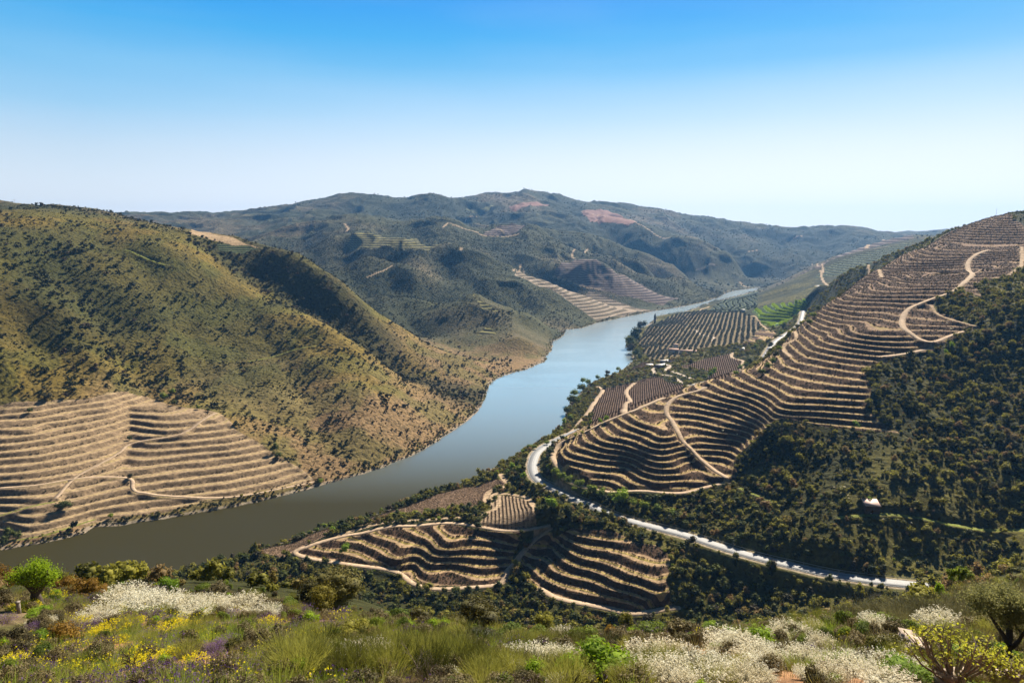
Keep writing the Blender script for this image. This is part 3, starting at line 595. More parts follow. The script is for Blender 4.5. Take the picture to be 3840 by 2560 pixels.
def ground_colour(x, y, z, plot, ttone, td, rdist):
    """wild ground colour from where it is"""
    r = np.hypot(x, y)
    a = fbm(x, y, 120, 4, 51); b = fbm(x, y, 40, 3, 53); g = fbm(x, y, 300, 3, 57)
    yellow = c3(.205, .145, .030); soil = c3(.29, .185, .10); dark = c3(.040, .040, .013); green = c3(.10, .115, .018); brown = c3(.11, .075, .045)
    n = len(x)
    col = np.tile(yellow, (n, 1))
    left = isleft(x, y) & (r > 300)
    col = lerp(col, np.tile(soil, (n, 1)), sstep(70, 20, z + 40 * a) * 0.75)
    col = lerp(col, np.tile(green, (n, 1)), sstep(0.0, 0.5, b + 0.2) * 0.45)
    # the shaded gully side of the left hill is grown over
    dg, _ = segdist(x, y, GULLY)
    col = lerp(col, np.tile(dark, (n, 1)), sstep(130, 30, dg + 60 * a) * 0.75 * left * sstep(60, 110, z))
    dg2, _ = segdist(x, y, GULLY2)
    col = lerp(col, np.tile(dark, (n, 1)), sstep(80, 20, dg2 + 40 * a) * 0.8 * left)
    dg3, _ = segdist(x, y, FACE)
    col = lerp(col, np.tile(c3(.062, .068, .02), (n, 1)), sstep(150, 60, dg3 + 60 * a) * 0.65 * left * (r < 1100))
    # beyond the first hill: greener and greyer
    far = sstep(1050, 1300, r) * left + (r > 2300)
    far = np.clip(far, 0, 1)
    fc = lerp(np.tile(c3(.085, .085, .035), (n, 1)), np.tile(c3(.17, .135, .075), (n, 1)), sstep(-.2, .6, g))
    fc = lerp(fc, np.tile(c3(.05, .058, .03), (n, 1)), sstep(0.0, 0.5, a) * 0.7)
    col = lerp(col, fc, far)
    gc = np.maximum(carve(x, y), 0); col = lerp(col, np.tile(c3(.034, .040, .016), (n, 1)), sstep(4, 20, gc + 5 * a) * .75 * far)
    # right bank scrub
    right = (~left) & (r > 60) & (r < 2300)
    rc = lerp(np.tile(c3(.040, .042, .012), (n, 1)), np.tile(c3(.13, .115, .026), (n, 1)), sstep(-.3, .7, a + .5 * b))
    col = pick(right, rc, col)
    near = r < 60
    nc = lerp(np.tile(c3(.20, .14, .08), (n, 1)), np.tile(c3(.13, .12, .04), (n, 1)), sstep(-.3, .4, fbm(x, y, 4, 3, 61)))
    nc = lerp(nc, np.tile(c3(.40, .22, .11), (n, 1)), sstep(.25, .55, fbm(x, y, 6, 2, 67)))
    col = pick(near, nc, col)
    shore = sstep(1.7, 0.5, z) * (r > 250)
    col = lerp(col, np.tile(c3(.33, .27, .2), (n, 1)), shore * 0.8)
    col = lerp(col, np.tile(c3(.05, .045, .02), (n, 1)), sstep(-.1, -2.0, z))
    # road cutting and verge
    col = lerp(col, np.tile(c3(.16, .15, .05), (n, 1)), sstep(12, 7, rdist) * 0.7)
    col = lerp(col, np.tile(c3(.36, .29, .2), (n, 1)), sstep(6.0, 5.2, rdist))
    return col
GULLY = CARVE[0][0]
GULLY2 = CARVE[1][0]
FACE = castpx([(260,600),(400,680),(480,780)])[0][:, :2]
ROWDIR = {'flat_rows': None, 'river_strip': None}
def sheet(us, rs):
    uu, rr = np.meshgrid(us, rs, indexing='ij'); x = (np.sin(uu) * rr).ravel(); y = (np.cos(uu) * rr).ravel()
    z, plot, zq, tw, ttone, td, rd = surface(x, y, True)
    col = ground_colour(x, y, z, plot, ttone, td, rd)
    n = len(x); bench = np.zeros((n, 4), np.float32); bank = np.zeros((n, 4), np.float32); prm = np.zeros((n, 3), np.float32)
    r = np.hypot(x, y)
    prm[:, 0] = 0.5; wild = (plot < 0) * 1.0
    prm[:, 2] = wild * sstep(300, 500, r) * sstep(1.0, 5.0, z) * np.where(isleft(x, y) & (r < 1400), .35, .9)
    for k, nm in enumerate(PN):
        m = plot == k
        if not m.any(): continue
        kind = PLOTS[nm][1]; st = PLOTS[nm][2]; cb, gs, ck = PCOL[kind]
        if st > 0:
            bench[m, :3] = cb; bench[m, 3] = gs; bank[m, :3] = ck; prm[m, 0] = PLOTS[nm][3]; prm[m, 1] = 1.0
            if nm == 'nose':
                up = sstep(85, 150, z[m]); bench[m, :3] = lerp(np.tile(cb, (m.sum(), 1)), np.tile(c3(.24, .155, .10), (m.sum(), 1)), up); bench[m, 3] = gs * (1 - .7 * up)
        else: col[m] = cb
    # a track covers terraces and fields
    for t, tc_ in ((1, c3(.44, .32, .20)), (2, c3(.20, .22, .045)), (3, c3(.55, .46, .36))):
        m = ttone == t; col[m] = tc_; prm[m, 1] = 0; prm[m, 2] = 0
    m = (rd < 9) ; prm[m, 2] = 0; prm[rd < 7.5, 1] = 0
    nu, nr = len(us), len(rs)
    idx = np.arange(nu * nr, dtype=np.int32).reshape(nu, nr)
    f = np.stack([idx[:-1, :-1], idx[:-1, 1:], idx[1:, 1:], idx[1:, :-1]], -1).reshape(-1, 4)
    return np.c_[x, y, z], f, col, bench, bank, prm, zq, plot
def geo_series(a, b, fn):
    out = [a]
    while out[-1] < b: out.append(out[-1] + fn(out[-1]))
    return np.array(out)
import sys
QL = 1.0          # mesh spacing factor (1 = full)
def us_(a, b, d): return np.linspace(a, b, int((b - a) / (d * QL)) + 1)
SHEETS = [
 (us_(-.80, .80, .0032), geo_series(3, 62, lambda r: max(.10, .006 * r) * QL)),
 (us_(-.80, .80, .0040), geo_series(61, 300, lambda r: 1.8 * QL)),
 (us_(-.80, -.02, .0014), geo_series(299, 1350, lambda r: (0.75 if r < 700 else 1.6) * QL)),
 (us_(-.0214, .80, .00115), geo_series(299, 900, lambda r: (0.52 if r < 700 else 1.0) * QL)),
 (us_(-.0214, .80, .0016), geo_series(898, 1352, lambda r: 1.9 * QL)),
 (us_(-.80, .80, .0016), geo_series(1348, 5600, lambda r: (3.5 + (r - 1350) * .004) * QL)),
 (us_(-.80, .80, .008), geo_series(5580, 11800, lambda r: 120 * QL)),
]
def build_land():
    parts = {}
    groups = []
    for us, rs in SHEETS:
        groups.append(sheet(us, rs))
    # a class for every face: what stretch of land it belongs to
    for (co, f, col, bench, bank, prm, zq, plot) in groups:
        fc = co[f].mean(1); r = np.hypot(fc[:, 0], fc[:, 1]); pl = plot[f[:, 0]]
        left = isleft(fc[:, 0], fc[:, 1])
        cls = np.full(len(f), 'riverside_scrub_slope', object)
        cls[r < 240] = 'near_hillside'
        cls[left & (r > 240)] = 'far_bank_hillside'
        cls[left & (r > 1340)] = 'hills'
        cls[r > 2450] = 'mountains'
        for k, nm in enumerate(PN): cls[pl == k] = nm
        for c in set(cls):
            m = cls == c; parts.setdefault(c, []).append((co, f[m], col, bench, bank, prm, zq))
    for c, ls in parts.items():
        V_, F_, A_ = [], [], [[], [], [], [], []]; off = 0
        for (co, f, col, bench, bank, prm, zq) in ls:
            u, inv = np.unique(f, return_inverse=True); V_.append(co[u]); F_.append(inv.reshape(f.shape) + off); off += len(u)
            for a, s in zip(A_, (col, bench, bank, prm, zq)): a.append(s[u])
        nm, lab = LANDNAMES.get(c, ('terrain', c))
        o = mesh_obj(nm, np.vstack(V_), np.vstack(F_), LAND, smooth=True)
        me = o.data
        colr = np.ones((off, 4), np.float32); colr[:, :3] = np.vstack(A_[0])
        for an, arr in (('col', colr), ('bench', np.vstack(A_[1])), ('bank', np.vstack(A_[2]))):
            at = me.attributes.new(an, 'FLOAT_COLOR', 'POINT'); at.data.foreach_set('color', arr.astype(np.float32).ravel())
        at = me.attributes.new('prm', 'FLOAT_VECTOR', 'POINT'); at.data.foreach_set('vector', np.vstack(A_[3]).astype(np.float32).ravel())
        at = me.attributes.new('ter', 'FLOAT', 'POINT'); at.data.foreach_set('value', np.concatenate(A_[4]).astype(np.float32))
        tag(o, lab, None, None, 'structure')
LANDNAMES = {
 'near_hillside': ('ground', 'brown and green ground of the flowery slope nearest the viewer'),
 'riverside_scrub_slope': ('hillside', 'scrub covered hillside between the road, the vineyards and the ravine'),
 'far_bank_hillside': ('hillside', 'olive and brown hillside across the river with dark gullies'),
 'hills': ('hills', 'green and brown hills further up the valley'),
 'mountains': ('mountains', 'blue hazy mountains along the horizon'),
 'left_terraces': ('vineyard_terraces', 'pale stony terraces on the far bank above the dark water'),
 'lower_left': ('vineyard_terraces', 'long curved terraces between the river strip and the scrub'),
 'lower_right': ('vineyard_terraces', 'steep curved terraces below the road with dark banks'),
 'nose': ('vineyard_terraces', 'big terraced vineyard hill sweeping up above the road bend'),
 'green_rows': ('vineyard_terraces', 'bright green vine terraces beyond the white road'),
 'teal_low': ('vineyard_terraces', 'dark terraces at the water edge beyond the olive grove'),
 'teal_high': ('vineyard_terraces', 'dark green terraces high on the hazy ridge'),
 'curls': ('vineyard_terraces', 'small curled terraces beside the olive grove'),
 'yellow_a': ('vineyard_terraces', 'yellowish terraces on top of the spur across the river'),
 'yellow_b': ('vineyard_terraces', 'small wedge of terraces low on the spur across the river'),
 'pale_shore': ('vineyard_terraces', 'pale eroded terraces running down to the far shore'),
 'purple_face': ('vineyard_terraces', 'large purple grey terraces on the distant slope'),
 'purple_top': ('vineyard_terraces', 'dark purple vineyard on a distant hilltop'),
 'crest_rows': ('vineyard_terraces', 'olive green terraces just under the hill crest'),
 'ridge_tan': ('field', 'tan dry field on the ridge of the far bank hill'),
 'ridge_green': ('field', 'small green field under the tan ridge field'),
 'pink_a': ('field', 'pink ploughed fields on the blue mountain'),
 'pink_b': ('field', 'small pink fields under the highest summit'),
 'pink_c': ('field', 'pale green fields left of the highest summit'),
 'far_purple': ('vineyard_terraces', 'faint purple terraces on the most distant ridge of the right bank'),
 'flat_rows': ('vineyard_plot', 'small flat plot with straight vine rows inside a dirt track'),
 'river_strip': ('vineyard_plot', 'brown vine plot along the water edge'),
 'river_tip': ('vineyard_plot', 'narrow tan tip of the vine plot by the water'),
 'field_a': ('vineyard_plot', 'dark brown vine field crossed by a winding track'),
 'field_b': ('vineyard_plot', 'dark brown vine field beside the white road'),
 'field_c': ('vineyard_plot', 'small brown vine field near the farm sheds'),
 'grove': ('orchard_ground', 'tan ground under the rows of olive trees'),
}
build_land()
print('LAND', sum(len(o.data.vertices) for o in COL.objects if o.type == 'MESH'))

# ------------------------------------------------------------------ river
def water():
    m, nt, b = new_mat("river_water"); L = nt.links.new
    b.inputs['Base Color'].default_value = (0.024, 0.021, 0.008, 1); b.inputs['Roughness'].default_value = 0.5; b.inputs['Specular IOR Level'].default_value = 0.0
    gl = N(nt, "ShaderNodeBsdfGlossy"); gl.inputs['Roughness'].default_value = 0.12; gl.inputs['Color'].default_value = (1, .93, .84, 1)
    fz = N(nt, "ShaderNodeFresnel", IOR=1.7); fm = N(nt, "ShaderNodeMapRange"); fm.inputs['From Min'].default_value = 0.20; fm.inputs['From Max'].default_value = 0.36; fm.inputs['To Min'].default_value = 0.03; fm.inputs['To Max'].default_value = 0.66
    L(fz.outputs[0], fm.inputs['Value']); msh = N(nt, "ShaderNodeMixShader"); L(fm.outputs[0], msh.inputs[0]); L(b.outputs[0], msh.inputs[1]); L(gl.outputs[0], msh.inputs[2])
    L(msh.outputs[0], [n for n in nt.nodes if n.type == 'OUTPUT_MATERIAL'][0].inputs[0])
    geo = N(nt, "ShaderNodeNewGeometry")
    mpg = N(nt, "ShaderNodeMapping"); mpg.inputs['Rotation'].default_value = (0, 0, 0.6); mpg.inputs['Scale'].default_value = (0.35, 1.1, 1); L(geo.outputs['Position'], mpg.inputs['Vector'])
    n1 = N(nt, "ShaderNodeTexNoise", Scale=0.9, Detail=3.0); L(mpg.outputs[0], n1.inputs['Vector'])
    mp2 = N(nt, "ShaderNodeMapping"); mp2.inputs['Rotation'].default_value = (0, 0, 0.3); mp2.inputs['Scale'].default_value = (0.006, 0.016, 1); L(geo.outputs['Position'], mp2.inputs['Vector'])
    n2 = N(nt, "ShaderNodeTexNoise", Scale=1.0, Detail=3.0); L(mp2.outputs[0], n2.inputs['Vector'])
    # wind ripples near, calm reach further up
    sy = N(nt, "ShaderNodeSeparateXYZ"); L(geo.outputs['Position'], sy.inputs[0])
    ry = N(nt, "ShaderNodeMapRange"); ry.inputs['From Min'].default_value = 420; ry.inputs['From Max'].default_value = 900; ry.inputs['To Min'].default_value = 0.30; ry.inputs['To Max'].default_value = 0.25; L(sy.outputs[1], ry.inputs['Value'])
    r2 = N(nt, "ShaderNodeMapRange"); r2.inputs['From Min'].default_value = 0.38; r2.inputs['From Max'].default_value = 0.50; r2.inputs['To Min'].default_value = 0.35; r2.inputs['To Max'].default_value = 1.0; L(n2.outputs[0], r2.inputs['Value'])
    mu = N(nt, "ShaderNodeMath", operation='MULTIPLY'); L(r2.outputs[0], mu.inputs[0]); L(ry.outputs[0], mu.inputs[1])
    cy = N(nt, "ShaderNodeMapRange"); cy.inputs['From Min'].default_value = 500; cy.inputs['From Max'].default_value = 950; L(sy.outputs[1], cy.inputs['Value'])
    cm = N(nt, "ShaderNodeMix", data_type='RGBA'); cm.inputs['A'].default_value = (.046, .040, .015, 1); cm.inputs['B'].default_value = (.40, .50, .54, 1); L(cy.outputs[0], cm.inputs['Factor']); L(cm.outputs['Result'], b.inputs['Base Color'])  # pale sky reflection of the farther water painted into its body colour
    bp = N(nt, "ShaderNodeBump", Distance=0.35); L(mu.outputs[0], bp.inputs['Strength']); L(n1.outputs[0], bp.inputs['Height']); L(bp.outputs[0], b.inputs['Normal']); L(bp.outputs[0], gl.inputs['Normal'])
    v = [(-900, 120, 0), (900, 120, 0), (2600, 3600, 0), (-200, 3600, 0)]
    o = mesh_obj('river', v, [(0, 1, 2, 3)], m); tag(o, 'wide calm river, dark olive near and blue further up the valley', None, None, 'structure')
water()
# ------------------------------------------------------------------ haze
def haze():
    s = 7000.0; z0, z1 = -25.0, 560.0
    v = [(-s, -400, z0), (s, -400, z0), (s, 9000, z0), (-s, 9000, z0), (-s, -400, z1), (s, -400, z1), (s, 9000, z1), (-s, 9000, z1)]
    f = [(0, 3, 2, 1), (4, 5, 6, 7), (0, 1, 5, 4), (1, 2, 6, 5), (2, 3, 7, 6), (3, 0, 4, 7)]
    m = bpy.data.materials.new("haze"); m.use_nodes = True; nt = m.node_tree; nt.nodes.clear()
    out = nt.nodes.new("ShaderNodeOutputMaterial"); p = nt.nodes.new("ShaderNodeVolumePrincipled")
    p.inputs['Color'].default_value = (0.20, 0.50, 1.0, 1); p.inputs['Density'].default_value = 0.000055; p.inputs['Anisotropy'].default_value = 0.3
    nt.links.new(p.outputs[0], out.inputs['Volume'])
    o = mesh_obj('haze', v, f, m); tag(o, 'thin pale blue haze filling the valley', None, None, 'stuff')
if 1: haze()
# ------------------------------------------------------------------ plants: foliage meshes
rng = np.random.default_rng(7)
def foliage_mat(name, ca, cb, trans=0.25, rough=0.7, scale=2.0, cc=None):
    """leaf colour drifts between ca and cb over the crown and from plant to plant"""
    m = bpy.data.materials.new(name); m.use_nodes = True; nt = m.node_tree; nt.nodes.clear(); L = nt.links.new
    out = nt.nodes.new("ShaderNodeOutputMaterial")
    b = nt.nodes.new("ShaderNodeBsdfPrincipled"); b.inputs['Roughness'].default_value = rough; b.inputs['Specular IOR Level'].default_value = 0.2
    geo = N(nt, "ShaderNodeNewGeometry"); oi = N(nt, "ShaderNodeObjectInfo"); tc = N(nt, "ShaderNodeTexCoord")
    no = N(nt, "ShaderNodeTexNoise", Scale=scale, Detail=2.0); L(tc.outputs['Object'], no.inputs['Vector'])
    a1 = N(nt, "ShaderNodeMath", operation='MULTIPLY_ADD'); L(no.outputs[0], a1.inputs[0]); a1.inputs[1].default_value = 1.4; a1.inputs[2].default_value = -0.75
    a2 = N(nt, "ShaderNodeMath", operation='MULTIPLY_ADD'); L(oi.outputs['Random'], a2.inputs[0]); a2.inputs[1].default_value = 0.8; L(a1.outputs[0], a2.inputs[2])
    a3 = N(nt, "ShaderNodeMath", operation='MULTIPLY_ADD', use_clamp=True); L(geo.outputs['Random Per Island'], a3.inputs[0]); a3.inputs[1].default_value = 0.5; L(a2.outputs[0], a3.inputs[2])
    mx = N(nt, "ShaderNodeMix", data_type='RGBA'); L(a3.outputs[0], mx.inputs['Factor']); mx.inputs['A'].default_value = (*ca, 1); mx.inputs['B'].default_value = (*cb, 1)
    colout = mx.outputs['Result']
    if cc is not None:
        w = N(nt, "ShaderNodeTexWhiteNoise", noise_dimensions='1D'); L(oi.outputs['Random'], w.inputs['W'])
        mr = N(nt, "ShaderNodeMapRange"); mr.inputs['From Min'].default_value = 0.80; mr.inputs['From Max'].default_value = 0.95; L(w.outputs['Value'], mr.inputs['Value'])
        m2 = N(nt, "ShaderNodeMix", data_type='RGBA'); L(mr.outputs[0], m2.inputs['Factor']); L(colout, m2.inputs['A']); m2.inputs['B'].default_value = (*cc, 1); colout = m2.outputs['Result']
    L(colout, b.inputs['Base Color'])
    if trans > 0:
        t = N(nt, "ShaderNodeBsdfTranslucent"); L(colout, t.inputs['Color'])
        ms = N(nt, "ShaderNodeMixShader"); ms.inputs[0].default_value = trans; L(b.outputs[0], ms.inputs[1]); L(t.outputs[0], ms.inputs[2]); L(ms.outputs[0], out.inputs[0])
    else: L(b.outputs[0], out.inputs[0])
    return m
def blob_points(n, lobes, r):
    """points near the surface of a crown made of overlapping lobes; centre, radius list"""
    k = r.integers(0, len(lobes), n); c = lobes[k, :3]; rad = lobes[k, 3]
    d = r.normal(size=(n, 3)); d /= np.linalg.norm(d, axis=1)[:, None] + 1e-9
    q = c + d * (rad * (0.72 + 0.33 * r.random(n)))[:, None]
    return q, d
def crown(n, size, w=1.0, h=1.0, lobes_n=9, seed=0, base=0.0, lift=0.35, core=True):
    """crown about 1 unit wide and h high standing on z = base: (verts, quads) as loose leaf faces plus a small dark core"""
    r = np.random.default_rng(seed)
    lob = []
    for i in range(lobes_n):
        a = r.random() * 2 * math.pi; q = math.sqrt(r.random()) * 0.30 * w; zz = base + h * (lift + (0.85 - lift) * r.random() * (1 - q * 1.2))
        lob.append((math.cos(a) * q, math.sin(a) * q, zz, (0.16 + 0.12 * r.random()) * min(w, h * 1.2)))
    lob.append((0, 0, base + h * 0.45, 0.30 * min(w, h)))
    lob = np.array(lob); P, D_ = blob_points(n, lob, r)
    P[:, 2] = np.maximum(P[:, 2], base + 0.02)
    nn = D_ + r.normal(size=D_.shape) * 0.55; nn /= np.linalg.norm(nn, axis=1)[:, None]
    t = np.cross(nn, r.normal(size=nn.shape)); t /= np.linalg.norm(t, axis=1)[:, None] + 1e-9; bt = np.cross(nn, t)
    s = (size * (0.6 + 0.8 * r.random(n)))[:, None]
    V_ = np.stack([P - t * s, P - bt * s * .6, P + t * s, P + bt * s * .6], 1).reshape(-1, 3)
    F_ = np.arange(4 * n).reshape(n, 4)
    if core:
        cv, cf = [], []
        for (x, y, z, rad) in lob:
            o = len(cv); q = rad * 0.64
            ring = [(math.cos(a) * q * .87, math.sin(a) * q * .87) for a in np.arange(6) * math.pi / 3]
            for zz, k in ((-.55, 1), (.35, 1)):
                for (a, b) in ring: cv.append((x + a * k, y + b * k, max(z + zz * q, base)))
            for j in range(6): cf.append((o + j, o + (j + 1) % 6, o + 6 + (j + 1) % 6, o + 6 + j))
            cf.append((o + 6, o + 7, o + 8, o + 9)); cf.append((o + 6, o + 9, o + 10, o + 11))
        cf = np.array(cf) + len(V_); V_ = np.vstack([V_, np.array(cv)]); F_ = np.vstack([F_, cf])
    return V_, F_
def stems(n, h, spread, wid, seed=0, bend=0.4, segs=4, lean=0.0, r0=0.1, hvar=0.5):
    """thin upward shoots fanning out from the ground, each a narrow folded strip; returns verts, quads, tip points with direction"""
    r = np.random.default_rng(seed); V_, F_, T_ = [], [], []
    a = r.random(n) * 2 * math.pi; q = np.sqrt(r.random(n)); L_ = h * (1 - hvar + hvar * r.random(n)); w = wid * (0.6 + 0.8 * r.random(n))
    fa = r.random(n) * math.pi; k = 0
    for i in range(n):
        d0 = np.array([math.cos(a[i]), math.sin(a[i]), 0.0]); out = q[i] * spread
        side = np.array([math.cos(fa[i]), math.sin(fa[i]), 0.0])
        p = d0 * q[i] * r0; pts = []
        for s in range(segs + 1):
            t = s / segs
            pts.append(d0 * (q[i] * r0 + out * (t * (1 - bend) + bend * t * t)) + np.array([lean * t * t, 0, L_[i] * (t - 0.18 * q[i] * t * t)]) + r.normal(size=3) * 0.012 * h * (s > 0))
        for s in range(segs + 1):
            ww = w[i] * (1 - 0.75 * s / segs) / 2; V_.append(pts[s] - side * ww); V_.append(pts[s] + side * ww)
        for s in range(segs): o = k + 2 * s; F_.append((o, o + 1, o + 3, o + 2))
        k += 2 * (segs + 1)
        T_.append((pts[-1], pts[-1] - pts[-2], pts[-2], pts[1]))
    return np.array(V_), np.array(F_), T_
def tufts(points, size, r, up=0.6):
    """small loose faces at points"""
    P = np.asarray(points); n = len(P)
    nn = r.normal(size=(n, 3)); nn[:, 2] += up; nn /= np.linalg.norm(nn, axis=1)[:, None]
    t = np.cross(nn, r.normal(size=nn.shape)); t /= np.linalg.norm(t, axis=1)[:, None] + 1e-9; bt = np.cross(nn, t)
    s = (size * (0.6 + 0.8 * r.random(n)))[:, None]
    return np.stack([P - t * s, P - bt * s * .7, P + t * s, P + bt * s * .7], 1).reshape(-1, 3), np.arange(4 * n).reshape(n, 4)
def tube(path, rad, sides=6):
    """closed tapering tube along a path"""
    path = np.array(path, float); n = len(path); rad = np.array(rad, float) if np.ndim(rad) else np.full(n, rad); V_, F_ = [], []
    for i in range(n):
        d = path[min(i + 1, n - 1)] - path[max(i - 1, 0)]; d /= np.linalg.norm(d) + 1e-9
        u = np.cross(d, (0.3, 1, 0.1)); u /= np.linalg.norm(u) + 1e-9; v = np.cross(d, u)
        for k in range(sides):
            a = 2 * math.pi * k / sides; V_.append(path[i] + (u * math.cos(a) + v * math.sin(a)) * rad[i])
    for i in range(n - 1):
        for k in range(sides): F_.append((i * sides + k, i * sides + (k + 1) % sides, (i + 1) * sides + (k + 1) % sides, (i + 1) * sides + k))
    return np.array(V_), np.array(F_)
class MB:
    def __init__(s): s.v = []; s.f = []; s.n = 0
    def add(s, V_, F_):
        V_ = np.asarray(V_, float); s.v.append(V_); s.f.append(np.asarray(F_) + s.n); s.n += len(V_); return s
    def box(s, c, d, rz=0.0):
        x, y, z = np.array(d) / 2; V_ = np.array([(-x,-y,-z),(x,-y,-z),(x,y,-z),(-x,y,-z),(-x,-y,z),(x,-y,z),(x,y,z),(-x,y,z)])
        ca, sa = math.cos(rz), math.sin(rz); V_ = V_ @ np.array([[ca, sa, 0], [-sa, ca, 0], [0, 0, 1]]) + np.array(c)
        return s.add(V_, [(0,3,2,1),(4,5,6,7),(0,1,5,4),(1,2,6,5),(2,3,7,6),(3,0,4,7)])
    def obj(s, name, mat, parent=None, link=True, smooth=False):
        return mesh_obj(name, np.vstack(s.v), np.vstack(s.f), mat, parent, smooth, link)

MF = {
 'oak': foliage_mat('dark_oak_leaves', (.026, .038, .010), (.14, .16, .026), .35, cc=(.075, .06, .03)),
 'scrub': foliage_mat('scrub_leaves', (.045, .050, .009), (.36, .33, .045), .42, cc=(.30, .20, .08)),
 'hill': foliage_mat('hill_shrub_leaves', (.018, .022, .007), (.06, .065, .014), .1, cc=(.11, .07, .04)),
 'hillgreen': foliage_mat('hill_green_leaves', (.045, .055, .012), (.15, .155, .028), .25),
 'green': foliage_mat('fresh_green_leaves', (.09, .13, .018), (.28, .34, .035), .45),
 'bright': foliage_mat('spring_green_leaves', (.14, .24, .012), (.34, .46, .02), .5),
 'yellowgreen': foliage_mat('yellow_green_leaves', (.24, .27, .02), (.50, .50, .05), .45),
 'olive': foliage_mat('olive_leaves', (.05, .058, .03), (.14, .145, .085), .15),
 'oakyellow': foliage_mat('yellowish_oak_leaves', (.055, .05, .012), (.22, .19, .04), .3),
 'rust': foliage_mat('rusty_leaves', (.16, .085, .012), (.42, .25, .03), .35),
 'cypress': foliage_mat('cypress_leaves', (.010, .016, .010), (.02, .028, .014), 0),
 'vine': foliage_mat('dormant_vine_wood', (.05, .034, .022), (.10, .075, .04), 0),
 'vinegreen': foliage_mat('leafing_vine', (.20, .32, .02), (.40, .50, .04), .45),
 'broom': foliage_mat('white_broom_flowers', (.80, .72, .50), (.98, .94, .76), .5),
 'broomstem': foliage_mat('broom_twigs', (.10, .09, .035), (.24, .20, .09), .2),
 'retama': foliage_mat('green_broom_shoots', (.16, .17, .025), (.44, .42, .08), .4),
 'retamad': foliage_mat('dark_green_broom_shoots', (.05, .06, .012), (.17, .17, .03), .25),
 'lav': foliage_mat('lavender_flowers', (.09, .04, .14), (.24, .13, .32), .3),
 'lavstem': foliage_mat('lavender_stems', (.10, .075, .045), (.27, .20, .13), .2),
 'yellow': foliage_mat('yellow_flowers', (.72, .58, .01), (.95, .82, .02), .4),
 'grass': foliage_mat('mixed_grass', (.22, .20, .04), (.52, .44, .16), .4),
 'grassgreen': foliage_mat('green_grass', (.15, .22, .025), (.40, .46, .06), .45),
 'heath': foliage_mat('dark_heath', (.08, .07, .03), (.24, .19, .08), .25),
}
BARK = simple('bark', (.075, .055, .042), .9, .35, 6.0, .4)
DEADWOOD = simple('dead_wood', (.24, .19, .15), .9, .3, 8.0, .3)

def crown_set(key, mat, specs):
    out = []
    for i, (n, size, w, h, ln) in enumerate(specs):
        V_, F_ = crown(n, size, w, h, ln, seed=hash(key) % 1000 * 0 + sum(map(ord, key)) + 31 * i)
        out.append(mesh_obj(key, V_, F_, MF[mat], link=False))
    return out
# small crowns for plants a few pixels tall
PROTO = {
 'hill': crown_set('shrub', 'hill', [(90, .085, 1, .8, 5), (90, .09, 1.1, .65, 6), (80, .09, .9, .95, 5), (90, .085, 1.2, .55, 7)]),
 'hillgreen': crown_set('green_shrub', 'hillgreen', [(80, .085, 1, .6, 5), (70, .09, 1.1, .5, 5)]),
 'scrub': crown_set('scrub_bush', 'scrub', [(260, .055, 1, .8, 8), (240, .06, 1.15, .7, 9), (240, .055, .9, 1.0, 8), (260, .06, 1.2, .6, 9)]),
 'oak': crown_set('evergreen_oak', 'oak', [(420, .042, 1, .95, 10), (400, .045, 1.1, .85, 11), (400, .042, .9, 1.1, 10)]),
 'green': crown_set('green_bush', 'green', [(380, .04, 1, .85, 9), (360, .042, 1.1, .75, 9)]),
 'bright': crown_set('spring_tree', 'bright', [(420, .036, 1, 1.0, 9), (400, .038, .95, 1.1, 9)]),
 'yellowgreen': crown_set('willow_bush', 'yellowgreen', [(420, .036, 1, .9, 9)]),
 'olive': crown_set('olive_tree', 'olive', [(110, .085, 1, .85, 6), (110, .08, 1.05, .8, 6)]),
 'rust': crown_set('russet_bush', 'rust', [(300, .05, 1, .8, 8)]),
 'heath': crown_set('heath_bush', 'heath', [(240, .05, 1.1, .6, 8)]),
}
